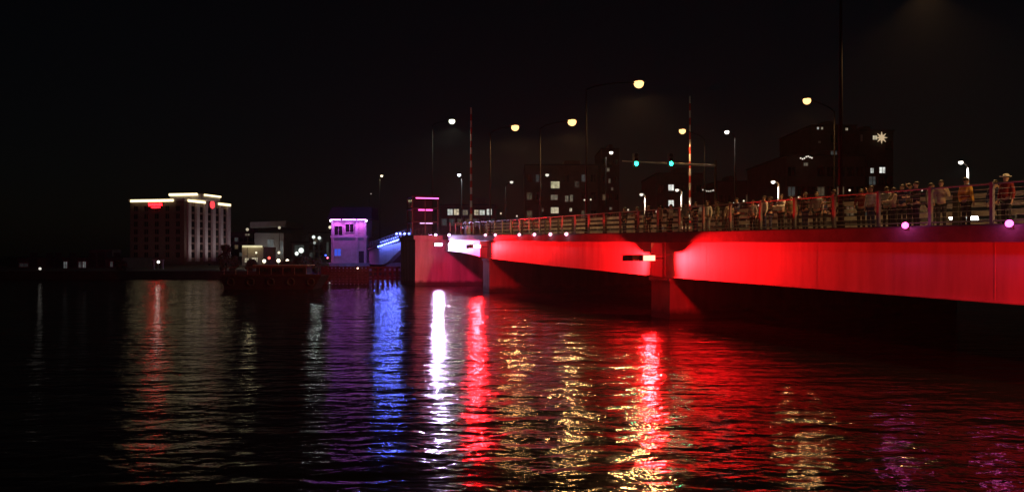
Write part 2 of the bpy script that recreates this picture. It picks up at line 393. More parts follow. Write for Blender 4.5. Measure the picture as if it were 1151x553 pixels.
floodlight(32.95, -1.25, zl2, +1, (1.0, .01, .10), PW * .6, 'red', 'red floodlight pointing from the second pier to the bascule pier')
zl3 = at(485, 275, 89).z
floodlight(48.7, -0.95, zl3, -1, WHT, PW * .45, 'white', 'bright white floodlight at the corner of the bascule pier', w=.9, gst=9, ang=92, tgt_s=6.0)
BLUE = (0.32, 0.20, 1.0)
floodlight(57.9, -1.6, 4.6, +1, BLUE, PW * .9, 'blue', 'blue floodlight behind the bascule pier shining along the far span', tgt_s=26, ang=44)

# ================================================================== EDGE LAMPS
PKW = (1.0, 0.42, 0.62)
def edge_lamp(s, col, st, label, r=.09, name='edge_lamp', power=0, z=None, t=-.34):
    z = zd(s) + .02 if z is None else z
    o = thing(name, B(s, t, z), label, 'lamp', 'small lamps along the bridge edge')
    MB().box(B(s, t + .05, z - .06), (.16, .10, .10), RZ).build('bracket', M['fix'], o, world=True)
    MB().ball(B(s, t - .02, z + .03), r, 10, 6).build('globe', emit('globe_%s_%g' % (name, st), col, st), o, world=True, smooth=True)
    if power:
        lamp_light('glow', o, B(s, t - .28, z + .03), 'POINT', power, col, .10)
    return o
row = [637, 619, 601, 584, 557, 546]
for i, px in enumerate(row):
    edge_lamp(s_at(px, -.34), PKW, 3.2, 'small pink-white edge lamp over the red girder, %s of six from the right' % ORD[i], .13, power=6)
for i, px in enumerate([505, 490, 482]):
    edge_lamp(s_at(px, -.34), (.85, .5, 1.0), 14, 'small violet-white edge lamp over the white lit span, %s from the right' % ORD[i], .14, 'violet_edge_lamp', power=6)
MAG = (1.0, 0.10, 0.55)
edge_lamp(s_at(1018, -.34), MAG, 5.5, 'bright magenta edge lamp below the railing right of the tall lamp pole', .11, 'magenta_edge_lamp', power=9, z=at(1018, 255, 27.8).z)
edge_lamp(s_at(1135, -.34), MAG, 5.5, 'bright magenta edge lamp at the right edge of the picture', .11, 'magenta_edge_lamp', power=9, z=at(1135, 253, 24).z)
# blue lamps along the bascule span: one row on the railing, one dense double row lower down
for i, px in enumerate([465, 460, 455, 450, 446]):
    s = s_at(px, -.3)
    edge_lamp(s, (.16, .2, 1.0), 9, 'blue-white lamp over the bascule span rail, %s from the big pier' % ORD[i], .15, 'blue_lamp', power=100, z=at(px, 263, B(s, -.3).y).z, t=-.3)
k = 0
for i in range(11):
    s = s_at(425.5 + 2.35 * i, -.3)
    edge_lamp(s, (.11, .16, 1.0), 7, 'blue lamp in the lower dense row beside the purple tower, %s from the tower' % ORD[i], .17, 'blue_lamp', power=120, z=at(425 + 2.35 * i, 277.5 - 0.80 * i, B(s, -.3).y).z, t=-.3)
for i in range(9):
    s = s_at(428.5 + 2.35 * i, .1)
    edge_lamp(s, (.11, .16, 1.0), 5, 'blue lamp in the upper dense row beside the purple tower, %s from the tower' % ORD[i], .12, 'blue_lamp', power=0, z=at(428 + 2.35 * i, 272.5 - 0.75 * i, B(s, .1).y).z, t=.1)

# ================================================================== RAILINGS
def railing(t, s0, s1, ds, h, name, label, mpost, cables=6, thick=.11):
    o = thing(name, B(s0, t, zd(s0)), label, 'railing')
    st = []; s = s0
    while s <= s1 + .01: st.append(s); s += ds
    for s in st:
        z = zd(s)
        MB().hexa([B(s - thick / 2, t - .05, z + .05), B(s + thick / 2, t - .05, z + .05), B(s + thick / 2, t + .05, z + .05), B(s - thick / 2, t + .05, z + .05),
                   B(s - thick / 2, t - .05, z + h + .02), B(s + thick / 2, t - .05, z + h + .02), B(s + thick / 2, t + .05, z + h + .02), B(s - thick / 2, t + .05, z + h + .02)]).build('post', mpost, o, world=True)
        MB().box(B(s, t, z + .10), (.22, .2, .03), RZ).build('base_plate', mpost, o, world=True)
    for a, b in zip(st[:-1], st[1:]):
        a2, b2 = a + thick / 2 + .003, b - thick / 2 - .003
        MB().tube([B(a2, t, zd(a2) + h - .03), B(b2, t, zd(b2) + h - .03)], .034, 6).build('top_rail', mpost, o, world=True)
        MB().tube([B(a2, t, zd(a2) + .2), B(b2, t, zd(b2) + .2)], .028, 6).build('bottom_rail', mpost, o, world=True)
        if cables:
            w = MB()
            for q in range(cables):
                zz = .2 + (h - .23) * (q + 1) / (cables + 1)
                w.tube([B(a2, t, zd(a2) + zz), B(b2, t, zd(b2) + zz)], .006, 4, cap=False)
            w.build('wire_infill', mpost, o, world=True)
    return o
DS = 2.2 / .9468
s_post = (24.7 - 43.7) / .9468
railing(0.16, s_post - DS * 8, 48.5, DS, 1.38, 'edge_railing', 'grey post and wire railing along the near edge of the bridge', M['rail'])
railing(19.6, -40, 57, DS * 1.5, 1.25, 'far_railing', 'plain railing along the far edge of the bridge deck', M['rail'], cables=4)

def barrier():
    t = 3.25
    o = thing('traffic_barrier', B(-40, t, zd(-40)), 'barrier of four wide pale rails between sidewalk and roadway', 'barrier')
    s = -40.0; st = []
    while s < 46: st.append(s); s += 3.0
    for s in st:
        z = zd(s) - .06
        MB().hexa([B(s - .14, t - .10, z), B(s + .14, t - .10, z), B(s + .14, t + .12, z), B(s - .14, t + .12, z),
                   B(s - .11, t - .10, z + 1.42), B(s + .11, t - .10, z + 1.42), B(s + .11, t + .05, z + 1.42), B(s - .11, t + .05, z + 1.42)]).build('post', M['barrier_post'], o, world=True)
    for a, b in zip(st[:-1], st[1:]):
        for h in (.18, .50, .82, 1.14):
            bar(MB(), [a + .15, b - .15], t + .0, t + .09, lambda s: zd(s) + h, lambda s: zd(s) + h + .17).build('rail', M['barrier'], o, world=True)
barrier()

# ================================================================== STREET LAMPS
AMB = (1.0, 0.54, 0.19)
def street_lamp(base, head, label, col=AMB, power=2600, key='amber', st=2.0, size=1.0, rise=0.6, rp=.075, m=None, ang=159, group='amber street lamps over the bridge', rise_pole=None):
    m = m or M['pole']
    base, head = Vector(base), Vector(head)
    o = thing('street_lamp', base, label, 'street lamp', group)
    h = Vector((head.x - base.x, head.y - base.y, 0)); L = max(h.length, .01); hd = h.normalized() if h.length > .01 else Vector((1, 0, 0))
    top = Vector((base.x, base.y, head.z - rise))
    MB().tube([base, base + Vector((0, 0, .35))], [rp * 1.9, rp * 1.7], 10).build('base', m, o, world=True)
    MB().tube([base + Vector((0, 0, .35)), top], [rp, rp * .6], 8).build('pole', m, o, world=True, smooth=True)
    pts = []
    for i in range(7):
        f = i / 6
        pts.append(top + hd * (L * f) + Vector((0, 0, rise * math.sin(f * math.pi / 2))))
    MB().tube([p - Vector((0, 0, .05)) if i == 0 else p + Vector((0, 0, .06 * size)) for i, p in enumerate(pts)], [rp * .55, .05, .045, .04, .04, .04, .04], 8).build('arm', m, o, world=True, smooth=True)
    rz = math.atan2(hd.y, hd.x)
    Rm = Matrix.Rotation(rz, 3, 'Z')
    MB().ball(head + Vector((0, 0, .13 * size)), (.36 * size, .15 * size, .10 * size), 12, 5, -0.15, 1, Rm).build('housing', M['fix'], o, world=True, smooth=True)
    MB().ball(head + Vector((0, 0, .03 * size)), (.22 * size, .19 * size, .20 * size), 14, 7, -1, 0.5, Rm).build('lens', emit('lamp_' + key, col, st), o, world=True, smooth=True)
    if power:
        lamp_light('lamp_glow', o, head - Vector((0, 0, .36 * size)), 'SPOT', power, col, .14 * size, head - Vector((0, 0, 5)), ang, .35)
    return o
def lamp_on_bridge(px, hpx, hpy, Yb, label, t=.55, **k):
    """pole seen at column px on the line t, lamp head seen at hpx,hpy"""
    s = s_at(px, t); b = B(s, t, zd(s))
    arm_dir = N if t < 10 else -N
    # head lies on the sight line hpx where it meets the arm's vertical plane
    u = (hpx - CX) / FPX
    q = (u * b.y - b.x) / (arm_dir.x - u * arm_dir.y)
    hx = b + arm_dir * q
    head = at(hpx, hpy, hx.y)
    return street_lamp(b, head, label, **k)
lamp_on_bridge(945, 1040, -22, 31, 'tallest dark lamp pole, running out of the top of the picture', power=5000, st=2.6, rp=.09, ang=120)
_s = -35.5  # out-of-frame lamp added to light the people from the camera side
street_lamp(B(_s, .55, zd(_s)), B(_s, 3.6, zd(_s) + 9.3), 'added unseen street lamp at the near end of the bridge, beyond the right edge', power=11000, ang=150, size=1.3)
lamp_on_bridge(659, 718, 95, 52, 'highest amber street lamp, on the thin pole right of centre', power=3800, size=1.6)
lamp_on_bridge(607, 643, 138, 66, 'amber street lamp left of the thin pole, between two other amber lamps', power=3800, size=1.6)
lamp_on_bridge(551, 579, 144, 74, 'leftmost amber street lamp, right of the striped gate arm by the tower', power=3800, size=1.7)
lamp_on_bridge(486, 508, 137, 90, 'greenish white street lamp, leftmost of the high lamps', col=(.95, 1.0, .72), key='white', power=2600, size=1.8, st=3.0, t=.8)
lamp_on_bridge(792, 767, 148, 70, 'amber street lamp just left of the striped gate arm over the railing', power=600, t=19.0, size=1.4)
lamp_on_bridge(938, 907, 114, 55, 'rightmost amber street lamp, high above the crowd', power=1000, t=19.0, size=1.35)

def far_lamp(px, hpx, hpy, Y, label, zb=1.0, col=(1, .93, .8), key='far_white', st=6.0, size=.8, power=500, m=None, rise=.5, rp=.09, group='smaller lamps of the town behind the bridge'):
    head = at(hpx, hpy, Y); base = at(px, 260, Y); base.z = zb
    return street_lamp(base, head, label, col=col, key=key, st=st, size=size, power=power, m=m, rise=rise, rp=rp, group=group)
far_lamp(519, 516, 197, 112, 'small bluish white lamp beside the striped gate arm by the tower', col=(.85, .92, 1), key='far_cool', size=1.1, st=5)
far_lamp(427, 429, 198, 210, 'lone warm lamp high in the dark sky over the blue lamps', col=(1, .85, .5), key='far_warm', size=1.6, st=3)
far_lamp(415, 417, 218, 260, 'very faint lamp low left of the lone warm lamp', key='far_faint', st=.35, size=1.0, power=0)
far_lamp(568, 575, 205, 118, 'dim flat lamp head above the dark building left of centre', key='far_mid', st=1.0, size=1.1, power=200)
far_lamp(608, 615, 197, 118, 'dim flat lamp head beside the yellow lit window', key='far_mid', st=1.0, size=1.2, power=200)
far_lamp(681, 687, 172, 105, 'white lamp with short arm left of the green signals', key='far_white', st=3.0, size=1.1, power=300)
far_lamp(826, 817, 149, 76, 'white lamp on the dark pole right of the signal mast arm', key='far_white', st=3.0, size=1.0, power=300, zb=5.2)
far_lamp(725, 721, 219, 76, 'pale short lamp with crooked arm under the left green signal', st=1.2, key='far_low', size=.8, power=250, m=M['pole_grey'], rise=.12, rp=.10, zb=5.2)
far_lamp(766, 761, 214, 74, 'pale short lamp with crooked arm under the right green signal', st=1.2, key='far_low', size=.8, power=250, m=M['pole_grey'], rise=.12, rp=.10, zb=5.2)
far_lamp(875, 869, 205, 62, 'pale short lamp behind the two people in white shirts', st=2.0, key='far_low2', size=.75, power=250, m=M['pole_grey'], rise=.12, rp=.10, zb=5.0)
far_lamp(1088, 1080, 183, 48, 'pale lamp with curved neck above the yellow jacket', st=3.0, key='far_near', size=.62, power=380, m=M['pole_grey'], rise=.28, rp=.09, zb=4.6)
far_lamp(797, 803, 214, 130, 'faint pair lamp in the dark right of the signals', st=.9, key='far_faint2', size=.9, power=0)

# ================================================================== TRAFFIC SIGNAL
sg_s = (73.0 - 43.7 - .3219 * 19.2) / .9468
sgb = B(sg_s, 19.2, zd(sg_s))
tl = thing('traffic_signal', sgb, 'mast arm signal with two green lights over the roadway', 'traffic signal')
zarm = 11.55
MB().tube([sgb, sgb + Vector((0, 0, .4))], .28, 10).build('base', M['pole'], tl, world=True)
MB().tube([sgb + Vector((0, 0, .4)), Vector((sgb.x, sgb.y, zarm + .5))], [.16, .11], 10).build('pole', M['pole'], tl, world=True)
tip = sgb - N * 9.4
MB().tube([Vector((sgb.x, sgb.y, zarm)), Vector((tip.x, tip.y, zarm + .08))], [.10, .05], 8).build('mast_arm', M['pole_grey'], tl, world=True)
for px in (713, 752):
    u = (px - CX) / FPX
    q = (u * sgb.y - sgb.x) / (-N.x + u * N.y); c = sgb - N * q
    zc = at(px, 184.5, c.y).z
    f = -A
    hs = MB().box(c + f * .18 + Vector((0, 0, zc + .36 - c.z)), (.26, .40, 1.12), RZ).build('signal_head', M['fix'], tl, world=True)
    for i, (nm, em) in enumerate((('green_lens', emit('signal_green', (0.02, 1.0, 0.55), 12.0)), ('amber_lens', M['glass']), ('red_lens', M['glass']))):
        cc = c + f * .32 + Vector((0, 0, zc + .36 * i - c.z))
        MB().tube([cc, cc + f * .03], .20, 14).build(nm, em, hs, world=False).location = -(tl.location)
        MB().tube([cc, cc + f * .12], .21, 12, cap=False).build('visor', M['fix'], hs).location = -(tl.location)
    lamp_light('green_glow', tl, c + f * .75 + Vector((0, 0, zc - c.z)), 'SPOT', 160, (.02, 1, .5), .12, c + f * 10 + Vector((0, 0, zc - c.z)), 150, .5)

# ================================================================== RAISED GATE ARMS
def gate(base, z0, ztop, label, r=.07, n=16, lean=0.0):
    o = thing('barrier_gate', base, label, 'barrier gate', 'raised striped gate arms')
    b = Vector(base)
    MB().box(b + Vector((0, 0, .55)), (.7, .55, 1.1), RZ).build('housing', M['white'], o, world=True)
    MB().box(b + Vector((0, 0, 1.14)), (.8, .65, .08), RZ).build('housing_lid', M['pole_grey'], o, world=True)
    MB().tube([b + Vector((.0, 0, 1.0)) + N * .42, b + Vector((0, 0, 1.0)) - N * .1], .10, 8).build('pivot', M['pole'], o, world=True)
    MB().box(b + N * .45 + Vector((0, 0, .72)), (.34, .16, .5), RZ).build('counterweight', M['redp'], o, world=True)
    p0 = b + N * .45 + Vector((0, 0, 1.0)); L = ztop - p0.z
    for i in range(n):
        a, c = i / n, (i + 1) / n
        MB().tube([p0 + Vector((lean * a, 0, L * a)), p0 + Vector((lean * c, 0, L * c))], [r * (1.15 - .5 * a), r * (1.15 - .5 * c)], 8).build('stripe', M['white'] if i % 2 else M['redp'], o, world=True)
    return o
def gate_at(px, Y, ytop, label, t, n, r):
    s = s_at(px, t + .45); b = B(s, t, zd(s)); gate(b, b.z, at(px, ytop, b.y).z, label, r, n)
gate_at(529.5, 85, 121, 'striped red and white gate arm raised beside the bascule pier', 3.9, 18, .13)
gate_at(775.5, 60, 108, 'striped gate arm raised behind the railing right of the signals', 17.6, 18, .10)

# ================================================================== PEOPLE
def skin_mesh(name, verts, edges, radii, root=0, sub=1):
    me = bpy.data.meshes.new(name); me.from_pydata(verts, edges, []); me.update()
    o = bpy.data.objects.new(name, me); COL.objects.link(o)
    md = o.modifiers.new('skin', 'SKIN'); md.use_smooth_shade = True
    if not me.skin_vertices: 
        bpy.context.view_layer.objects.active = o
    for i, r in enumerate(radii):
        sv = me.skin_vertices[0].data[i]; sv.radius = r if hasattr(r, '__len__') else (r, r); sv.use_root = (i == root)
    sb = o.modifiers.new('sub', 'SUBSURF'); sb.levels = sub; sb.render_levels = sub
    dg = bpy.context.evaluated_depsgraph_get(); dg.update()
    out = bpy.data.meshes.new_from_object(o.evaluated_get(dg))
    bpy.data.objects.remove(o); out.name = name
    return out
class Sk:
    def __init__(s): s.v = []; s.e = []; s.r = []
    def add(s, p, r, par=None):
        s.v.append(tuple(p)); s.r.append(r)
        if par is not None: s.e.append((par, len(s.v) - 1))
        return len(s.v) - 1
POSES = {   # elbow and wrist of left (+x) and right (-x) arm, facing -y; then hip shift
    'stand': (((.25, .02, 1.13), (.26, -.06, .88)), ((-.25, .03, 1.13), (-.25, -.04, .88))),
    'phone': (((.27, -.08, 1.16), (.14, -.30, 1.42)), ((-.25, .03, 1.13), (-.25, -.05, .88))),
    'lean':  (((.26, -.14, 1.16), (.17, -.36, 1.16)), ((-.26, -.14, 1.16), (-.16, -.36, 1.17))),
    'raise': (((.34, -.10, 1.36), (.30, -.16, 1.62)), ((-.26, .0, 1.13), (-.18, -.20, 1.02))),
}
def make_pose(key):
    arms = POSES[key]
    k = Sk(); pel = k.add((0, 0, .96), (.145, .105))
    w = k.add((0, 0, 1.10), (.125, .09), pel); ch = k.add((0, .01, 1.26), (.15, .105), w); uc = k.add((0, .015, 1.38), (.12, .085), ch)
    nk = k.add((0, .0, 1.47), .052, uc); jw = k.add((0, -.015, 1.545), (.062, .07), nk); hd = k.add((0, -.005, 1.62), (.075, .092), jw); k.add((0, .0, 1.685), (.062, .075), hd)
    k.add((0, -.112, 1.60), .014, hd)                    # nose
    for sx in (1, -1):
        k.add((.085 * sx, .01, 1.61), .016, hd)          # ears
    for (el, wr), sx in zip(arms, (1, -1)):
        sh = k.add((.165 * sx, .015, 1.405), .062, uc); e = k.add(el, .043, sh); r = k.add(wr, .028, e)
        d = (Vector(wr) - Vector(el)).normalized(); side = d.cross(Vector((1, 0, 0)) if abs(d.x) < .8 else Vector((0, 0, 1))).normalized()
        palm = Vector(wr) + d * .06; p = k.add(palm, (.034, .02), r)
        for i, ln in enumerate((.068, .078, .073, .056)):
            o = side * (-.027 + .018 * i); m1 = palm + d * (.035) + o
            a = k.add(m1, .009, p); k.add(m1 + d * ln * .6 + Vector((-.012 * sx, 0, 0)), .008, a)
        k.add(Vector(wr) + d * .05 - side * .05, .010, p)
    for sx in (1, -1):
        hp = k.add((.088 * sx, 0, .88), .085, pel); kn = k.add((.10 * sx, -.015, .49), .056, hp); an = k.add((.105 * sx, .02, .09), .038, kn)
        k.add((.12 * sx, -.13, .035), (.04, .03), an)
    body = skin_mesh('body_' + key, k.v, k.e, k.r)
    j = Sk(); pel = j.add((0, 0, .90), (.165, .125)); w = j.add((0, 0, 1.08), (.150, .112), pel); ch = j.add((0, .01, 1.26), (.172, .128), w); uc = j.add((0, .015, 1.385), (.14, .105), ch)
    j.add((0, .005, 1.465), .066, uc)
    for (el, wr), sx in zip(arms, (1, -1)):
        sh = j.add((.165 * sx, .015, 1.405), .078, uc); e = j.add(el, .060, sh); j.add(Vector(wr) * .93 + Vector(el) * .07, .045, e)
    top = skin_mesh('top_' + key, j.v, j.e, j.r)
    return body, top
PM = {kk: make_pose(kk) for kk in POSES}
q = Sk(); pel = q.add((0, 0, .97), (.155, .118))
for sx in (1, -1):
    hp = q.add((.09 * sx, 0, .87), .100, pel); kn = q.add((.10 * sx, -.015, .49), .072, hp); q.add((.105 * sx, .02, .10), .060, kn)
TROU = skin_mesh('trousers_mesh', q.v, q.e, q.r)
HAIR = MB().ball((0, .018, 1.635), (.088, .105, .098), 14, 7, -.25, 1).build('hair_mesh', M['hair']).data
bpy.data.objects.remove(bpy.data.objects['hair_mesh'])
HATM = MB()
HATM.ball((0, .0, 1.66), (.10, .115, .10), 14, 5, 0, 1); HATM.tube([(0, -.02, 1.655), (0, -.02, 1.668)], .17, 16)
HATO = HATM.build('hat_mesh', M['white']); HAT = HATO.data; bpy.data.objects.remove(HATO)
EYEO = MB().ball((.03, -.088, 1.625), .012, 6, 4).ball((-.03, -.088, 1.625), .012, 6, 4).build('eye_mesh', M['hair']); EYE = EYEO.data; bpy.data.objects.remove(EYEO)
for me in (HAIR, HAT): me.polygons.foreach_set('use_smooth', [True] * len(me.polygons))
def inst(name, me, m, parent):
    o = bpy.data.objects.new(name, me); COL.objects.link(o); o.parent = parent
    if not me.materials: me.materials.append(m)
    o.material_slots[0].link = 'OBJECT'; o.material_slots[0].material = m
    return o
def cloth(nm, c): return mat('cloth_' + nm, c, .9, var=.18, scale=9, bump=.004, bscale=30, spec=.2)
def person(px, t, face, pose, top, trou, label, hat=False, band=False, scale=1.0, hair=M['hair']):
    s = s_at(px, t); p = B(s, t, zd(s) + .0)
    o = thing('person', p, label, 'person', 'people watching from the bridge sidewalk', face); o.scale = (scale,) * 3
    body, tm = PM[pose]
    inst('body', body, M['skin'], o); inst('top', tm, top, o); inst('trousers', TROU, trou, o); inst('hair', HAIR, hair, o); inst('eyes', EYE, M['hair'], o)
    if band:
        MB().tube([(0, .0, 1.04), (0, .0, 1.13)], .172, 16).build('jacket_band', rd, o)
    if hat: inst('hat', HAT, M['white'], o)
    return o
TOW = math.atan2(-N.y, -N.x) + math.pi / 2     # facing the river (local -y towards -N)
AWAY = TOW + math.pi
wh, dk, na, gr = cloth('white', (.62, .60, .57)), cloth('black', (.025, .025, .03)), cloth('navy', (.03, .04, .09)), cloth('grey', (.22, .22, .23))
ye, rd, ol, be = cloth('yellow', (.75, .42, .08)), cloth('maroon', (.20, .03, .03)), cloth('olive', (.14, .13, .07)), cloth('beige', (.42, .34, .25))
person(1086, 1.3, AWAY, 'stand', ye, dk, 'person in a yellow and orange jacket with back to the river, car lights behind', band=True)
person(1058, 1.5, TOW + .5, 'phone', be, dk, 'person in a pale top beside the yellow jacket, holding something up')
person(1030, 1.2, TOW - .3, 'lean', dk, dk, 'person in black leaning on the railing behind the magenta lamp')
person(1014, 1.8, TOW + .2, 'raise', na, dk, 'person in dark blue with one arm raised, left of the magenta lamp')
person(1131, 1.5, TOW, 'stand', rd, dk, 'person in a light brimmed hat at the right edge of the picture', hat=True)
person(997, 2.1, AWAY + .4, 'stand', gr, dk, 'person in a grey top behind the pole cluster, facing the road')
person(979, 1.2, TOW + .1, 'stand', wh, na, 'person in a white shirt right of the tall dark pole')
person(937, 1.4, TOW - .5, 'lean', ol, dk, 'person in an olive top just left of the tall dark pole')
person(918, 1.7, TOW + .6, 'stand', gr, dk, 'person in grey, right one of the pair left of the tall pole')
person(905, 1.4, TOW, 'phone', dk, na, 'person in black holding a phone, left one of that pair')
person(889, 2.0, TOW + .9, 'stand', ol, dk, 'person in a drab top turned towards the white shirted friends', scale=.97)
person(878, 1.3, TOW + .2, 'lean', wh, dk, 'person in a white shirt leaning on the rail, nearer of two in white')
person(859, 1.3, TOW - .2, 'stand', wh, na, 'person in a white shirt at the left end of the crowd')
person(795, 1.4, TOW + .4, 'stand', wh, gr, 'person in white standing alone right of the second gate arm')
person(742, 1.6, TOW, 'stand', be, dk, 'person in beige on the sidewalk above the middle pier', scale=.98)
person(716, 1.5, TOW + .3, 'lean', rd, dk, 'person in a dark red top under the left green signal')

more = [(846, 2.2, .3, 'stand', gr, 'person in grey just left of the white shirted pair', .95), (866, 2.4, -.6, 'phone', dk, 'person in black between the two white shirts', 1.02),
        (828, 1.2, .1, 'lean', na, 'person in navy leaning on the rail right of the lone white figure', 1.0), (820, 1.7, .8, 'stand', be, 'person in beige standing behind the navy leaner', .93),
        (806, 2.2, -.4, 'stand', ol, 'person in olive behind the lone white figure', 1.0), (782, 1.3, .2, 'lean', dk, 'person in black at the foot of the second gate arm', 1.0),
        (771, 2.0, 1.2, 'stand', gr, 'person in grey left of the second gate arm, turned sideways', 1.03), (754, 1.2, -.2, 'phone', wh, 'person in white holding a phone under the right green signal', .98),
        (729, 1.3, .5, 'stand', na, 'person in navy between the two green signals', 1.0), (702, 2.0, .1, 'stand', dk, 'person in black left of the left green signal', 1.04),
        (1004, 1.3, -.4, 'lean', be, 'person in beige leaning on the rail next to the raised arm', .92), (1022, 2.3, 2.6, 'stand', ol, 'person in olive facing the road behind the raised arm', 1.04),
        (968, 2.1, .4, 'raise', rd, 'person in dark red with an arm up right behind the tall pole', 1.0), (927, 2.2, -.9, 'stand', na, 'person in navy between the grey and olive tops', .9),
        (1047, 2.2, 1.8, 'stand', gr, 'person in grey turned sideways left of the pale top', 1.0), (1119, 2.3, .6, 'phone', na, 'person in navy holding a phone left of the brimmed hat', .96)]
for (px, t, df, ps, tp, lb, scl) in more:
    person(px, t, TOW + df, ps, tp, dk if tp is not dk else na, lb, scale=scl)

# ================================================================== CAR WITH LIGHTS ON
def car(s, t, label):
    o = thing('car', B(s, t, zd(s) - .06), label, 'car', rz=RZ + math.pi)    # local +x is the nose, towards the camera
    prof = [(2.2, .30), (2.28, .55), (2.18, .78), (1.2, .95), (.45, 1.42), (-.9, 1.47), (-1.75, 1.05), (-2.2, .98), (-2.28, .55), (-2.2, .28)]
    def sec(y, inset):
        return [(x * (1 - inset * .04), y, z - (inset * .03 if z > 1 else 0)) for x, z in prof]
    mb = MB(); ys = [(-.88, 1), (-.86, .2), (-.5, 0), (.5, 0), (.86, .2), (.88, 1)]
    n = len(prof)
    for y, i in ys: mb.v += sec(y * (1.0), i)
    for a in range(len(ys) - 1):
        for j in range(n):
            p, q2 = a * n + j, a * n + (j + 1) % n
            mb.f.append((p, q2, q2 + n, p + n))
    mb.f.append(tuple(range(n))); mb.f.append(tuple((len(ys) - 1) * n + j for j in reversed(range(n))))
    # pull the cabin in
    mb.v = [(x, y * (1 - .22 * max(0, (z - .95) / .5)), z) for x, y, z in mb.v]
    b = mb.build('body', M['carp'], o)
    MB().add([(1.13, -.72, 1.0), (1.13, .72, 1.0), (.50, .60, 1.405), (.50, -.60, 1.405), (1.10, -.72, .97), (1.10, .72, .97), (.47, .60, 1.37), (.47, -.60, 1.37)],
             [(0, 1, 2, 3), (7, 6, 5, 4), (0, 4, 5, 1), (1, 5, 6, 2), (2, 6, 7, 3), (3, 7, 4, 0)]).build('windscreen', M['glass'], o).location = (.03, 0, .02)
    for sy in (-1, 1):
        MB().hexa([(.95, .80 * sy, 1.0), (-1.5, .80 * sy, 1.02), (-1.5, .83 * sy, 1.02), (.95, .83 * sy, 1.0), (.38, .68 * sy, 1.36), (-.85, .68 * sy, 1.39), (-.85, .71 * sy, 1.39), (.38, .71 * sy, 1.36)]).build('side_window', M['glass'], o)
        MB().hexa([(2.14, .24 * sy, .63), (2.30, .24 * sy, .63), (2.25, .84 * sy, .63), (2.06, .84 * sy, .63), (2.10, .24 * sy, .80), (2.25, .24 * sy, .80), (2.20, .84 * sy, .80), (2.03, .84 * sy, .80)]).build('headlight', emit('headlight', (.95, 1, .92), 14.0), o)
        MB().box((.72, .98 * sy, 1.0), (.14, .2, .14)).build('mirror', M['carp'], o)
        for x in (1.42, -1.42):
            wv = MB().tube([(x, .72 * sy, .33), (x, .90 * sy, .33)], .33, 18).build('wheel', M['tyre'], o)
            MB().tube([(x, .895 * sy, .33), (x, .915 * sy, .33)], .21, 14).build('rim', M['rim'], wv)
    MB().box((2.27, 0, .50), (.06, 1.0, .2)).build('grille', M['fix'], o)
    return o
car_s = s_at(1083, 9.0) + 2.2
car(car_s, 9.0, 'dark car with two white headlights on behind the yellow jacket')

# ================================================================== BUILDINGS
def build_box(mb, x0, x1, y0, y1, z0, z1): return mb.box(((x0 + x1) / 2, (y0 + y1) / 2, (z0 + z1) / 2), (x1 - x0, y1 - y0, z1 - z0))
WMESH = {}
def window(parent, x, z, w, h, y, lit=None, fm=None):
    """frame with a pane, local coordinates of the building, front face at y"""
    f = MB(); b = .08
    for (cx, cz, sx, sz) in ((x - w / 2, z, b, h + b), (x + w / 2, z, b, h + b), (x, z - h / 2, w - b, b), (x, z + h / 2, w - b, b), (x, z, b * .6, h - b)):
        f.box((cx, y - .05, cz), (sx, .14, sz))
    fo = f.build('window', fm or (M['frame'] if lit else M['fix']), parent)
    MB().box((x, y - .012, z), (w - b, .02, h - b)).build('pane', lit or M['glass'], fo)
DIMW = [lit_room('room_faint_warm', (1, .75, .45), .055), lit_room('room_faint_amber', (1, .66, .35), .09), lit_room('room_faint_white', (.9, 1, .95), .04)]
def city_block(name, label, px0, px1, ytop, Y, depth, m, lit, z0=1.0, grid=None, roofm=None, cat='building', parapet=True, extra=None):
    """px rows of lit windows are read off the photograph and set in the front wall at its distance"""
    a, b = at(px0, ytop, Y), at(px1, ytop, Y)
    cx = (a.x + b.x) / 2; w = b.x - a.x; H = a.z - z0
    o = thing(name, (cx, Y, z0), label, cat)
    MB().box((0, depth / 2, H / 2), (w, depth, H)).build('wall', m, o)
    if parapet:
        r = MB().box((0, depth / 2, H + .12), (w + .4, depth + .4, .24)).build('roof', roofm or M['roof'], o)
        MB().box((w * .18, depth * .5, H + 1.0), (w * .22, depth * .3, 1.5)).build('plant_room', m, r)
    occ = []
    for (wx0, wy0, wx1, wy1, mm) in lit:
        p, q2 = at(wx0, wy1, Y), at(wx1, wy0, Y)
        window(o, (p.x + q2.x) / 2 - cx, (p.z + q2.z) / 2 - z0, q2.x - p.x, q2.z - p.z, 0, mm)
        occ.append(((p.x + q2.x) / 2 - cx, (p.z + q2.z) / 2 - z0, (q2.x - p.x) / 2 + .3, (q2.z - p.z) / 2 + .3))
    if grid:
        nx, nz, ww, wh_ = grid
        for i in range(nx):
            for j in range(nz):
                X = -w / 2 + w * (i + .5) / nx; Z = 1.6 + (H - 2.4) * (j + .5) / nz
                if any(abs(X - c[0]) < c[2] + ww / 2 and abs(Z - c[1]) < c[3] + wh_ / 2 for c in occ): continue
                window(o, X, Z, ww, wh_, 0, random.choice(DIMW) if random.random() < .30 else None)
    return o
Wm = lit_room('room_warm', (1, .86, .58), .55); Wc = lit_room('room_cool', (.95, 1, .9), .6); Wd = lit_room('room_dim', (1, .85, .6), .13)
Wy = lit_room('room_yellow', (1, .92, .55), .50, .8); Wb = lit_room('room_bright', (.98, 1, .92), .9)
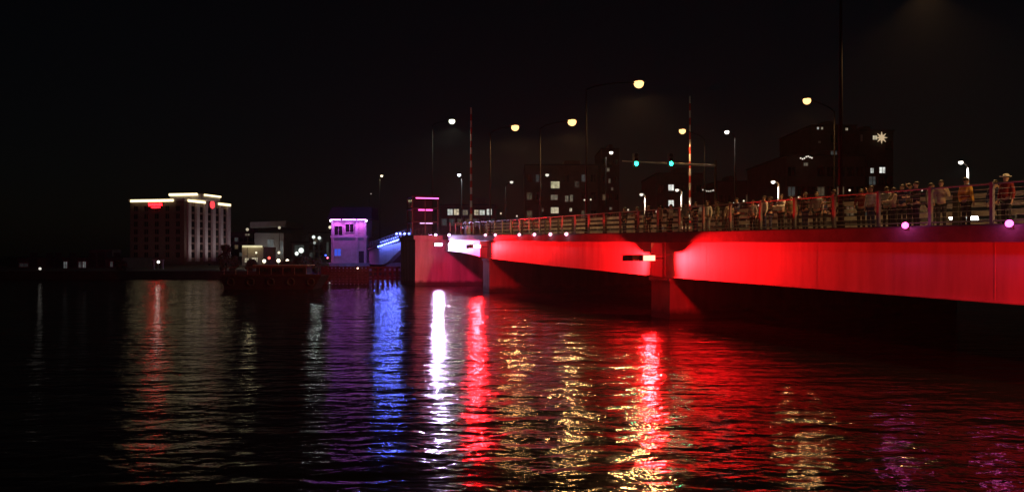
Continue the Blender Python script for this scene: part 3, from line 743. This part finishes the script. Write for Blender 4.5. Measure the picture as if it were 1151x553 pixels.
# --- behind the bridge, centre
city_block('brick_building', 'low dark building with a lit window row behind the first gate arm', 495, 557, 231, 150, 14, M['bld_brown'],
    [(503, 235, 509, 242, Wc), (510, 235, 516, 242, Wm), (520, 236, 526, 242, Wd), (533, 236, 538, 242, Wm), (539, 236, 545, 242, Wc), (547, 235, 553, 242, Wc)], grid=(7, 2, 1.0, 1.3))
city_block('apartment_building', 'dark apartment block with a yellow lit window behind the red girder', 590, 672, 186, 165, 18, M['bld_brown'],
    [(619, 204, 629, 212, Wy), (619, 219, 627, 225, Wd), (619, 233, 628, 240, Wm), (635, 220, 639, 227, Wd), (640.5, 219, 644, 227, Wd), (646, 204, 651, 211, lit_room('room_faint', (1, .8, .6), .03)), (640, 234, 643, 238, Wm), (609, 234, 611, 238, Wd)], grid=(8, 5, 1.1, 1.5))
city_block('narrow_building', 'narrow dark building with a column of tiny lights left of the signals', 676, 696, 168, 170, 14, M['bld_dark'],
    [(682, 189, 685, 193, Wd), (684, 201, 686, 206, Wd), (687, 211, 689, 214, Wd), (685, 233, 688, 236, Wd)], grid=(3, 6, .8, 1.2))
city_block('office_building', 'dark building with two white square windows under the right green signal', 738, 790, 196, 140, 16, M['bld_dark'],
    [(751, 207.5, 757.5, 214.5, Wb), (751, 225, 757.5, 232, Wb), (712, 229, 716, 233, Wd)][:2], grid=(6, 4, 1.1, 1.4))
city_block('corner_building', 'dark building with one white window right of the second gate arm', 806, 846, 205, 145, 16, M['bld_dark'],
    [(824, 227.5, 830.5, 231, Wb), (824, 232.5, 830.5, 236.5, Wc)], grid=(5, 3, 1.1, 1.4))
city_block('hillside_building', 'broad dim brown building behind the crowd, left of the tall pole', 884, 972, 176, 120, 20, M['bld_brown'],
    [(903, 183, 908, 187, Wd)], grid=(8, 5, 1.1, 1.4))
tw = city_block('tower_block', 'tall dark tower with scattered lights on top behind the tall pole', 912, 962, 142, 135, 16, M['bld_dark'],
    [(918, 140 + 3, 920.5, 146, Wc), (922.5, 143, 925, 146, Wm), (950, 144, 953, 147, Wm), (953, 157, 957, 159, Wc), (920, 159, 922, 161, Wd)], grid=(5, 8, 1.1, 1.4))
city_block('slab_building', 'dark slab with a starry lamp cluster at its roof, right of the tall pole', 966, 1004, 148, 128, 16, M['bld_dark'],
    [(980.5, 152.5, 986, 157.5, Wm), (988, 188, 995, 195, Wb), (978, 189, 982, 195, Wc), (967.5, 152, 969, 159, Wd)], grid=(4, 7, 1.1, 1.4))
# star-shaped lamp cluster on that slab
sc = at(991, 155, 127.4)
st_o = thing('star_lamp', sc, 'warm star shaped lamp high on the dark slab', 'lamp')
smb = MB()
pts = []
for i in range(16):
    rr = .95 if i % 2 == 0 else .38
    pts.append((rr * math.cos(i * math.pi / 8), 0, rr * math.sin(i * math.pi / 8)))
smb.add([(x, -.06, z) for x, _, z in pts] + [(x, .06, z) for x, _, z in pts], [tuple(range(16)), tuple(reversed(range(16, 32)))] + [(i, (i + 1) % 16, 16 + (i + 1) % 16, 16 + i) for i in range(16)])
smb.build('star', emit('star_glow', (1, .72, .42), .55), st_o)
MB().box((0, .28, 0), (.3, .4, .3)).build('bracket', M['fix'], st_o)
# wavy string of lights over the crowd
ws = thing('string_lights', at(905, 178, 118), 'short wavy string of small lights above the crowd', 'string lights')
for i in range(7):
    p = at(900 + 2.1 * i, 178 + 1.2 * math.sin(i * 1.3) - .25 * i, 118)
    MB().ball(p, .12, 8, 4).build('bulb', emit('bulb', (1, .9, .75), .9), ws, world=True)
MB().tube([at(899, 178, 118), at(907, 178.6, 118), at(914, 176, 118)], .02, 5).build('cable', M['fix'], ws, world=True)
ws2 = thing('string_lights', at(795, 214, 125), 'drooping string of small lights right of the second gate arm', 'string lights')
for i in range(7):
    p = at(790 + 2.2 * i, 213.5 + 1.6 * math.sin(i / 6 * math.pi), 125)
    MB().ball(p, .12, 8, 4).build('bulb', emit('bulb_dim', (1, .9, .75), .5), ws2, world=True)
MB().tube([at(789, 213.3, 125), at(796, 215, 125), at(804, 213.3, 125)], .02, 5).build('cable', M['fix'], ws2, world=True)

# --- bridge control tower with pink floors
def control_tower():
    c = B(54.6, -1.35, zd(54) - .1)
    o = thing('control_tower', c, 'glazed bridge control tower with pink lit floors on the bascule pier', 'tower', rz=RZ - math.pi / 2)
    zt = at(478, 222, 95).z - c.z; w, d = 3.0, 3.0
    fl = [0, zt * .36, zt * .70, zt]
    pk = [emit('pink_low', (1, .55, .95), 3.0), emit('pink_mid', (1, .10, .42), 4.0), emit('pink_top', (1, .10, .45), 5.0)]
    for i, z in enumerate(fl):
        MB().box((0, 0, z + (0 if i < 3 else 0)), (w + .3, d + .3, .16)).build('floor_slab', M['roof'], o)
    MB().box((0, .5, zt / 2), (w - .8, d - 1.6, zt - .2)).build('core', M['bld_dark'], o)
    for x in (-w / 2, 0.0, w / 2):
        for y in (-d / 2, d / 2):
            MB().box((x, y, zt / 2), (.10, .10, zt - .18)).build('mullion', M['fix'], o)
    for i in range(3):
        zc = fl[i + 1] - (.16 if i < 2 else -.16)
        ww = [1.5, 1.7, 2.7][i]; xo = [.2, 0.1, .25][i]
        MB().box((xo, -d / 2 - (.05 if i == 2 else -.3), zc if i < 2 else zt - .2), (ww, .08, .10 if i != 1 else .22)).build('light_strip', pk[i], o)
    for i in range(3):
        for x in (-w / 4, w / 4):
            h = fl[i + 1] - fl[i] - .2
            MB().box((x, -d / 2 + .03, (fl[i] + fl[i + 1]) / 2), (w / 2 - .14, .02, h)).build('glass_pane', TGL, o)
            MB().box((-w / 2 + .03, x, (fl[i] + fl[i + 1]) / 2), (.02, w / 2 - .14, h)).build('glass_pane', TGL, o)
    return o
TGL = bpy.data.materials.new('clear_glass'); TGL.use_nodes = True
_n = TGL.node_tree.nodes; _l = TGL.node_tree.links
_t = _n.new('ShaderNodeBsdfTransparent'); _t.inputs[0].default_value = (.8, .85, .88, 1)
_g = _n.new('ShaderNodeBsdfGlossy'); _g.inputs['Roughness'].default_value = .03
_m = _n.new('ShaderNodeMixShader'); _m.inputs[0].default_value = .12
_l.new(_t.outputs[0], _m.inputs[1]); _l.new(_g.outputs[0], _m.inputs[2]); _l.new(_m.outputs[0], _n['Material Output'].inputs[0])
control_tower()

# --- purple lit bridge tender house on the far pier
def tender():
    Y = 143.0; x0, x1 = at(372.5, 0, Y).x, at(412, 0, Y).x; z0 = 2.05; zt = at(390, 246.5, Y).z
    cx = (x0 + x1) / 2; w = x1 - x0; H = zt - z0; d = 6.0
    o = thing('tender_house', (cx, Y, z0), 'purple lit masonry bridge tender house with flat dark roof', 'building')
    MB().box((0, d / 2, H * .29), (w, d, H * .58)).build('lower_wall', M['tender'], o)
    MB().box((0, d / 2, H * .60), (w + .3, d + .3, H * .04)).build('string_course', M['hotel_pale'], o)
    MB().box((0, d / 2, H * .81), (w - .1, d - .1, H * .38)).build('upper_wall', M['tender'], o)
    for x in (-w * .5 + .22, w * .22, w * .5 - .22):
        MB().box((x, -.06, H * .81), (.42, .22, H * .375)).build('pilaster', M['hotel_pale'], o)
        MB().box((x, -.10, H * .29), (.42, .18, H * .575)).build('pilaster', M['tender'], o)
    window(o, -w * .30, H * .74, 1.5, 1.7, .05, M['glass'])
    window(o, -w * .32, H * .24, 1.2, 1.3, 0.0, emit('blue_pane', (.05, .12, 1), .7))
    window(o, w * .02, H * .80, 1.5, 1.5, .05, M['glass'])
    dr = MB().box((w * .36, -.04, 1.05), (.95, .10, 2.1)).build('door', M['hull'], o)
    MB().ball((w * .36 - .35, -.12, 1.05), .05, 6, 4).build('handle', M['rail'], dr)
    # overhanging roof, a shallow dark block with sloping edge
    r = MB(); a, b, h = .55, 1.0, at(390, 233, Y).z - zt
    r.hexa([(-w / 2 - a, -a - .6, H), (w / 2 + a + .5, -a - .6, H), (w / 2 + a + .5, d + a, H), (-w / 2 - a, d + a, H),
            (-w / 2 + .2, -a + .2, H + h), (w / 2 + b, -a + .2, H + h), (w / 2 + b, d, H + h), (-w / 2 + .2, d, H + h)])
    r.build('roof', M['roof'], o)
    # violet strip lamps under the eaves
    for (xa, xb) in ((-w * .49, -w * .22), (-w * .16, w * .22), (w * .26, w * .49)):
        MB().box(((xa + xb) / 2, -.62, H - .10), (xb - xa, .16, .12)).build('eaves_light', emit('eaves_violet', (.66, .16, 1.0), 14.0), o)
    for x in (-w * .5 - .05, w * .5 + .05):
        MB().ball((x, -.55, H - .28), .16, 8, 6).build('corner_lamp', emit('corner_violet', (.9, .6, 1.0), 12.0), o)
    for k in range(3):
        xx = cx + w * (k - 1) * .33
        lamp_light('eaves_glow', o, (xx, Y - .95, zt - .3), 'SPOT', 380, (.78, .12, .95), .15, (xx, Y - .1, z0 + 1.0), 150, .7)
    MB().ball((-w * .5 - .5, -.8, .9), .13, 8, 6).build('navigation_light', emit('nav_red', (1, .12, .25), 8), o)
tender()

# ================================================================== HOTEL ON THE FAR BANK
def hotel():
    c = at(207, 298, 190); c.z = 1.0
    o = thing('hotel', c, 'tall dark hotel with cream lit cornices and red signs on the far bank', 'hotel', rz=-math.atan2(4.1, 19.0))
    zt = at(207, 226, 190).z - 1.0; fw, fd = 14.6, 19.6
    MB().box((-fw / 2, fd / 2, zt / 2), (fw, fd, zt)).build('wall', M['hotel'], o)
    # front: shallow brick piers and dark windows
    nfl = 7; fh = (zt - 2.4) / nfl
    for j in range(nfl):
        for i in range(5):
            window(o, -fw + 1.6 + i * 2.85, 1.6 + fh * j + fh * .5, 1.1, 1.25, 0, fm=M['hotel'])
    # right side: pale full height pilasters with window bays between them
    for i in range(6):
        y = 1.6 + i * 3.4
        MB().box((.22, y, zt * .53), (.5, 1.15, zt * .94)).build('pilaster', M['hotel_pale'], o)
        if i < 5:
            for j in range(nfl):
                MB().box((.03, y + 1.7, 1.6 + fh * (j + .5)), (.06, 1.4, 1.3)).build('side_window', M['glass'], o)
    # crown: parapet, set back penthouse
    MB().box((-fw / 2, fd / 2, zt + .3), (fw + .5, fd + .5, .6)).build('parapet', M['hotel_pale'], o)
    ph = at(207, 219, 195).z - 1.0
    p = MB().box((-fw * .10, fd * .34, (zt + .6 + ph) / 2), (8.6, fd * .40, ph - zt - .6)).build('penthouse', M['hotel_pale'], o)
    MB().box((-fw * .10, fd * .34, ph + .15), (9.2, fd * .40 + .6, .3)).build('penthouse_roof', M['roof'], p)
    cr = emit('cornice_cream', (1.0, .80, .42), 2.6)
    MB().box((-fw / 2 - 1.1, -.42, zt + .15), (11.6, .18, .55)).build('cornice_light', cr, o)
    MB().box((-fw * .10 - .5, fd * .14 - .25, ph - .1), (7.7, .18, .55)).build('cornice_light', cr, o)
    MB().box((.46, 4.4, zt + .15), (.18, 7.0, .55)).build('cornice_light', cr, o)
    MB().box((.46, 16.4, zt + .15), (.18, 5.4, .55)).build('cornice_light', cr, o)
    MB().box((-fw * .10 + 4.5, fd * .36, ph - .1), (.18, 7.0, .55)).build('cornice_light', cr, o)
    # red sign boards: a run of glowing strokes over a shorter one, too far off to read
    rs = emit('sign_red', (1, .006, .01), 12.0)
    sg = thing('roof_sign', o.location.copy(), 'small red glowing sign on the hotel front below the cornice', 'sign', rz=o.rotation_euler.z)
    MB().box((-fw / 2 - .3, -.10, zt - 1.05), (3.9, .10, 1.5)).build('backing', M['hull'], sg)
    for i in range(8):
        MB().box((-fw / 2 - 1.95 + i * .47, -.22, zt - .75 - .04 * (i % 2)), (.33, .12, .62 if i % 3 else .74)).build('stroke', rs, sg)
    MB().box((-fw / 2 - .2, -.22, zt - 1.45), (2.3, .12, .26)).build('stroke', rs, sg)
    sg2 = thing('roof_sign', o.location.copy(), 'round red glowing sign on the pilastered side of the hotel', 'sign', rz=o.rotation_euler.z)
    MB().tube([(.50, 10.6, zt - .25), (.62, 10.6, zt - .25)], 1.25, 18).build('backing', M['hull'], sg2)
    MB().tube([(.62, 10.6, zt - .25), (.72, 10.6, zt - .25)], 1.02, 18).build('disc', emit('sign_red2', (1, .05, .06), 1.6), sg2)
    # ground uplights along the pilastered side and a weaker pair added to lift the front
    Rm = Matrix.Rotation(o.rotation_euler.z, 3, 'Z')
    for (lx, ly, tx, ty, e) in ((5.5, 2, .2, 3.5, 640), (5.5, 9, .2, 10, 700), (5.5, 16, .2, 17, 640), (-10.5, -8, -10.5, 0, 45), (-4, -8, -4, 0, 60)):
        u = MB().box((lx, ly, .2), (.5, .5, .4)).build('uplight', M['fix'], o)
        d = bpy.data.lights.new('uplight_beam', 'SPOT'); d.energy = e; d.color = (1, .80, .80); d.spot_size = R(110); d.spot_blend = 1; d.shadow_soft_size = .2
        q2 = bpy.data.objects.new('uplight_beam', d); COL.objects.link(q2); q2.parent = o; q2.location = (lx, ly, .6)
        q2.rotation_euler = (Vector((tx, ty, 9)) - Vector((lx, ly, .6))).to_track_quat('-Z', 'Y').to_euler()
hotel()

# ================================================================== TOWN LEFT OF THE BRIDGE
cv = lit_room('facade_glass', (.75, .85, .85), .10, .6)
def hall():
    Y = 215.0
    o = city_block('concert_hall', 'pale hall with a wide overhanging slab roof and tall lit window bays', 286, 319, 262, Y, 18, M['bld_grey'],
        [(301 - .5, 269, 308, 288, cv), (315, 271, 318.5, 287, cv)], parapet=False)
    L = o.location; a, b = at(283, 250, Y), at(322, 250, Y); zb = at(300, 260, Y).z
    cx = (a.x + b.x) / 2 - L.x
    MB().hexa([(cx - (b.x - a.x) / 2, -1.5, zb - 1 + .9), (cx + (b.x - a.x) / 2, -1.5, zb - 1 + 1.2), (cx + (b.x - a.x) / 2, 18, zb), (cx - (b.x - a.x) / 2, 18, zb - .2),
               (cx - (b.x - a.x) / 2, -1.5, a.z - 1), (cx + (b.x - a.x) / 2 + .4, -1.5, a.z - 1 + .35), (cx + (b.x - a.x) / 2, 18, a.z - 1), (cx - (b.x - a.x) / 2, 18, a.z - 1)]).build('roof_slab', M['bld_grey'], o)
    for lx in (-2.5, 2.5):  # pair of uplights added to brighten the hall wall
        MB().box((lx, -5, .2), (.5, .5, .4)).build('uplight', M['fix'], o)
        d = bpy.data.lights.new('uplight_beam', 'SPOT'); d.energy = 420; d.color = (1, .92, .78); d.spot_size = R(100); d.spot_blend = 1; d.shadow_soft_size = .2
        q2 = bpy.data.objects.new('uplight_beam', d); COL.objects.link(q2); q2.parent = o; q2.location = (lx, -5, .6)
        q2.rotation_euler = (Vector((lx, 0, 6)) - Vector((lx, -5, .6))).to_track_quat('-Z', 'Y').to_euler()
hall()
def cream():
    Y = 190.0
    o = city_block('cream_building', 'small cream building with a lit cornice right of the hotel', 272, 296, 277.5, Y, 10, M['bld_cream'],
        [(275, 290, 280, 295, Wm), (283, 289.5, 290, 294.5, Wm)], parapet=False)
    L = o.location
    a, b = at(273, 277, Y), at(295, 277, Y)
    MB().box(((a.x + b.x) / 2 - L.x, -.25, a.z - 1.0), (b.x - a.x, .4, .45)).build('cornice_light', emit('cornice_soft', (1, .9, .52), .75), o)
    lamp_light('cornice_glow', o, ((a.x + b.x) / 2, Y - 2.2, a.z - .2), 'POINT', 60, (1, .88, .5), .4)
cream()
city_block('glass_building', 'dim glass fronted block between the hall and the purple tower', 328, 347, 273, 205, 12, M['bld_grey'], [(331, 275.5, 342, 285, lit_room('facade_dim', (.8, .95, .85), .045, .6))], grid=(4, 2, 1.0, 1.2))
city_block('terrace_building', 'dark terrace building behind the three globe lamps', 347, 374, 262, 200, 12, M['bld_grey'], [(367, 272, 369.5, 290, lit_room('facade_dim', (.8, .95, .85), .045, .6))], grid=(5, 3, .8, 1.2))
city_block('flat_block', 'low dark block between the hotel and the cream building', 258, 284, 262, 230, 14, M['bld_dark'], [(275.5, 257.7 + 5, 281, 265, Wd)], grid=(5, 3, 1.0, 1.2))
def globe_lamp(px, py, Y, label, col, key, st, r=.28, power=60, zb=1.0):
    p = at(px, py, Y); b = Vector((p.x, p.y, zb if p.z > zb + .5 else p.z - .8))
    o = thing('globe_lamp', b, label, 'street lamp', 'globe lamps along the far bank')
    MB().tube([b, b + Vector((0, 0, .3))], .14, 8).build('base', M['fix'], o, world=True)
    MB().tube([b + Vector((0, 0, .3)), p - Vector((0, 0, r * .8))], .06, 6).build('pole', M['fix'], o, world=True)
    MB().ball(p, r, 10, 6).build('globe', emit('globe_' + key, col, st), o, world=True, smooth=True)
    if power: lamp_light('globe_glow', o, p + Vector((0, -r - .25, 0)), 'POINT', power, col, .2)
wc, cc_ = (1, .88, .62), (.9, 1, .92)
for a in [(265, 292.5, 150, 'white globe lamp at the foot of the hotel, right of the dark tree', wc, 'w3', 3.0, .30, 120),
          (288, 284, 178, 'small warm lamp on the front of the cream building', wc, 'w1', 1.0, .25, 40),
          (297, 293.5, 165, 'warm globe lamp right of the cream building', wc, 'w3', 3.0, .36, 160),
          (313, 293, 165, 'warm globe lamp in front of the hall', wc, 'w3', 3.0, .38, 160),
          (323, 293, 165, 'warm globe lamp right of the hall front', wc, 'w3', 3.0, .32, 120),
          (313.5, 284, 168, 'smaller lamp above the globe in front of the hall', wc, 'w1', 1.0, .3, 40),
          (333.5, 285, 165, 'greenish lamp left of the bright pair before the glass block', cc_, 'c2', 1.2, .4, 60),
          (338.5, 281.5, 165, 'brightest greenish lamp before the glass block', cc_, 'c2', 1.2, .55, 80),
          (352.5, 266.5, 170, 'left lamp of the three white globes beside the purple tower', cc_, 'c1', .9, .36, 60),
          (359, 267.5, 170, 'right lamp of the three white globes beside the purple tower', cc_, 'c1', .9, .36, 60),
          (353.5, 273, 170, 'lowest lamp of the three white globes beside the purple tower', cc_, 'c05', .35, .3, 0),
          (371, 255.5, 152, 'white lamp at the upper left corner of the purple tower', wc, 'w1', 1.0, .3, 0),
          (278, 258, 190, 'lone small lamp above the cream building', wc, 'w05', .5, .36, 0),
          (314, 256, 195, 'small lamp under the roof slab of the hall', wc, 'w05', .5, .34, 0),
          (178, 294.5, 140, 'white lamp over the gateway at the foot of the hotel front', (1, .95, .85), 'h', 3.0, .24, 12),
          (45, 302, 122, 'lone white lamp on the far bank at the left', (1, .95, .85), 'l', .8, .2, 0)]:
    globe_lamp(*a)
for (px, py, Y, lb, st_) in [(657, 225, 120, 'left one of two pinpoint lamps right of the yellow window block', .5), (664, 224.5, 120, 'right one of two pinpoint lamps right of the yellow window block', .5),
          (563, 240, 118, 'pinpoint lamp right of the low building with the window row', .5), (581, 243, 118, 'pinpoint lamp left of the dark apartment block', .4), (706, 236, 115, 'pinpoint lamp low under the left green signal', .5),
          (738, 238, 112, 'pinpoint lamp between the two short pale lamps', .5), (836, 226, 110, 'pinpoint lamp right of the single white window', .6), (853, 231, 110, 'pinpoint lamp left of the white shirted people', .5),
          (898, 222, 100, 'pinpoint warm lamp over the heads left of the tall pole', .7), (955, 214, 100, 'pinpoint warm lamp just right of the tall pole', .7), (1000, 222, 95, 'pinpoint lamp low right of the slab', .6), (1036, 214, 95, 'pinpoint lamp in the dark above the magenta lamp', .4)]:
    globe_lamp(px, py, Y, lb, (1, .85, .6), 'pin%g' % st_, st_ * 1.6, .13, 0)
# dim lit doorways of a long quay shed at the left
def shed():
    Y = 150.0
    o = city_block('quay_shed', 'long low dark shed with dim lit openings at the far left', 20, 138, 291, Y, 12, M['bld_dark'],
        [(71.5, 294, 76, 302, lit_room('shed_lit', (.9, .95, .95), .10)), (88.5, 294, 92, 301, lit_room('shed_lit2', (.9, .95, .95), .05)), (93, 294, 97, 301, lit_room('shed_lit', (.9, .95, .95), .10)), (124, 294, 127, 300, lit_room('shed_lit2', (.9, .95, .95), .05)), (22, 296, 32, 300, lit_room('shed_lit3', (.9, .9, .95), .01))], grid=None)
    for px in (38, 56, 66, 82, 104, 114, 132):
        p = at(px, 297, Y); MB().box((p.x - o.location.x, -.06, 1.6), (1.3, .1, 2.6)).build('door', M['hull'], o)
shed()
# gateway at the hotel foot
gw = thing('gateway', at(178, 300, 138), 'small pale gateway below the lamp at the hotel foot', 'gateway')
gw.location.z = 1.0
for x in (-.75, .75): MB().box((x, 0, .75), (.22, .3, 1.5)).build('post', M['hotel_pale'], gw)
MB().box((0, 0, 1.6), (1.9, .4, .2)).build('lintel', M['hotel_pale'], gw)
# tiny red and blue marker lamps
def marker(px, py, Y, col, key, label, st=6, r=.14):
    p = at(px, py, Y); o = thing('marker_lamp', p, label, 'lamp')
    MB().ball((0, 0, 0), r, 8, 6).build('globe', emit('mark_' + key, col, st), o)
    MB().tube([(0, 0, -r * .8), (0, 0, -max(.3, min(p.z - .6, 2.0)))], .04, 6).build('stem', M['fix'], o)
marker(302.5, 290, 150, (1, .08, .06), 'red', 'tiny red lamp in front of the hall', 3, .26)
marker(343.5, 301.5, 84, (1, .25, .22), 'pinkred', 'tiny red lamp over the dark barge', 5, .10)
marker(402, 301.5, 94.5, (1, .62, .45), 'peach', 'tiny peach lamp on the timber fender under the purple tower', 6, .09)
marker(366, 287, 139, (.06, .12, 1), 'blue', 'tiny blue lamp at the left foot of the purple tower', 3, .16)
marker(370.5, 318, 92.5, (.8, .8, .8), 'grey', 'tiny grey-white lamp at the left end of the timber fender', .5, .09)

# ================================================================== TIMBER FENDER AND BARGE
fd_ = thing('timber_fender', (at(362, 0, 95).x, 95, 0), 'dark timber fender of piles and planks before the purple tower', 'fender')
xa, xb, xc = at(362, 0, 95).x, at(413, 0, 95).x, at(451, 0, 97.5).x
for i in range(13):
    x = xa + (xb - xa) * i / 12
    MB().tube([(x, 95.25, -3), (x, 95.25, 2.05 + .12 * random.random())], .17, 8).build('pile', M['timber'], fd_, world=True)
for j in range(6):
    MB().box(((xa + xb) / 2, 95.0, .18 + j * .3), (xb - xa + .3, .12, .26)).build('plank', M['timber'], fd_, world=True)
MB().box(((xa + xb) / 2, 95.2, 2.02), (xb - xa + .5, .8, .10)).build('cap_plank', M['timber'], fd_, world=True)
for i in range(6):
    x = xb + .6 + (xc - xb - .8) * i / 5
    MB().tube([(x, 95.4, -3), (x, 95.4, 1.9)], .15, 8).build('pile', M['timber'], fd_, world=True)
for z in (1.95, 1.45, .95, .6):
    MB().box(((xb + xc) / 2 + .2, 95.2, z), (xc - xb, .14, .2)).build('waler', M['timber'], fd_, world=True)

def barge():
    Y = 80.0; x0, x1 = at(248.5, 0, Y).x, at(361, 0, Y).x; w = x1 - x0
    o = thing('barge', ((x0 + x1) / 2, Y, 0), 'low black barge with a deckhouse lying in front of the town', 'boat')
    h = w / 2
    MB().hexa([(-h + .5, 0, -.6), (h - 1.2, 0, -.6), (h - 1.2, 3.6, -.6), (-h + .5, 3.6, -.6), (-h, -.1, 1.35), (h, -.1, 1.35), (h, 3.7, 1.35), (-h, 3.7, 1.35)]).build('hull', M['hull'], o)
    MB().box((0, -.14, 1.42), (w + .1, .14, .16)).build('rub_rail', M['timber'], o)
    dh = MB().box((.8, 1.9, 1.85), (5.0, 2.4, .98)).build('deckhouse', M['hull'], o)
    MB().box((.8, 1.8, 2.39), (5.5, 3.0, .10)).build('deckhouse_roof', M['bld_grey'], dh)
    for i in range(4):
        MB().box((-1.0 + i * 1.2, .68, 1.95), (.7, .04, .42)).build('deckhouse_window', M['glass'], dh)
    for i in range(9):
        x = -h + .3 + (w - .6) * i / 8
        MB().tube([(x, .0, 1.35), (x, .0, 2.2)], .025, 6).build('stanchion', M['rail'], o)
    MB().tube([(-h + .3, 0, 2.2), (h - .3, 0, 2.2)], .02, 6).build('guard_wire', M['rail'], o)
    for i in range(5):
        x = -h + 1.0 + i * (w - 2) / 4; t = MB()
        for q in range(12):
            a = q / 12 * 2 * math.pi; b = (q + 1) / 12 * 2 * math.pi
            t.tube([(x + .34 * math.cos(a), -.22, .75 + .34 * math.sin(a)), (x + .34 * math.cos(b), -.22, .75 + .34 * math.sin(b))], .11, 6, cap=False)
        t.build('tyre_fender', M['tyre'], o)
barge()

# ================================================================== TREES ON THE FAR BANK
def tree(px, ytop, Y, wpx, label, columnar=False, n=1500, zb=1.0):
    p = at(px, ytop, Y); H = p.z - zb; rw = wpx / FPX * Y / 2
    o = thing('tree', (p.x, Y, zb), label, 'tree', 'dark trees along the far bank')
    tr = MB(); tr.tube([(0, 0, 0), (.05, 0, H * .35), (0, .04, H * .75)], [.05 * H ** .7, .04 * H ** .7, .015 * H ** .7], 7)
    for i in range(6):
        a = i * 1.05 + random.random(); z = H * (.3 + .07 * i)
        tr.tube([(.02, 0, z), (rw * .6 * math.cos(a), rw * .6 * math.sin(a), z + H * .18)], [.02 * H ** .6, .008], 5)
    tr.build('trunk', M['bark'], o)
    lf_ = MB(); cl = []
    for i in range(16):
        f = random.random(); a = random.random() * 6.28
        rr = rw * (.75 * math.sqrt(random.random())) * (1 - .55 * f if columnar else math.sin(.35 + 2.3 * f))
        cl.append((rr * math.cos(a), rr * math.sin(a), H * (.12 + .84 * f), rw * (.35 + .25 * random.random())))
    for i in range(n):
        c = random.choice(cl); d = Vector((random.gauss(0, 1), random.gauss(0, 1), random.gauss(0, 1))); d = d.normalized() * c[3] * random.random() ** .4
        q = Vector(c[:3]) + d; q.z = min(q.z, H)
        s = .10 + .12 * random.random(); u = Vector((random.gauss(0, 1), random.gauss(0, 1), random.gauss(0, 1))).normalized(); v = u.orthogonal().normalized()
        lf_.add([q - u * s, q + v * s * .5, q + u * s, q - v * s * .5], [(0, 1, 2, 3)])
    lf_.build('crown', M['leaf'], o)
tree(254, 276, 117.5, 16, 'dark narrow tree at the right foot of the hotel', True, 1800)
tree(262, 288, 120, 13, 'small dark bush right of the narrow tree')
tree(341, 289, 120, 26, 'wide dark tree behind the barge left of the purple tower', n=2200)
tree(357, 291, 121, 20, 'dark round tree right of the wide one, beside the tower')
tree(325, 294, 119, 18, 'low dark bush left of the wide dark tree')
tree(283, 292, 121, 14, 'low dark bush before the cream building')
tree(137, 293, 119, 12, 'small dark bush left of the hotel foot')

# ================================================================== THIN HAZE ADDED FOR LAMP HALOS
hm = bpy.data.materials.new('halo_haze'); hm.use_nodes = True
hn = hm.node_tree.nodes; hn.remove(hn['Principled BSDF'])
pv = hn.new('ShaderNodeVolumePrincipled'); pv.inputs['Density'].default_value = 0.00014; pv.inputs['Anisotropy'].default_value = 0.6
pv.inputs['Color'].default_value = (.9, .9, .92, 1)
hm.node_tree.links.new(pv.outputs[0], hn['Material Output'].inputs['Volume'])
hb = MB().box((0, 1500, 27.5), (3200, 3200, 65)).build('halo_haze', hm)
tag(hb, kind='stuff')
S.cycles.volume_bounces = 0
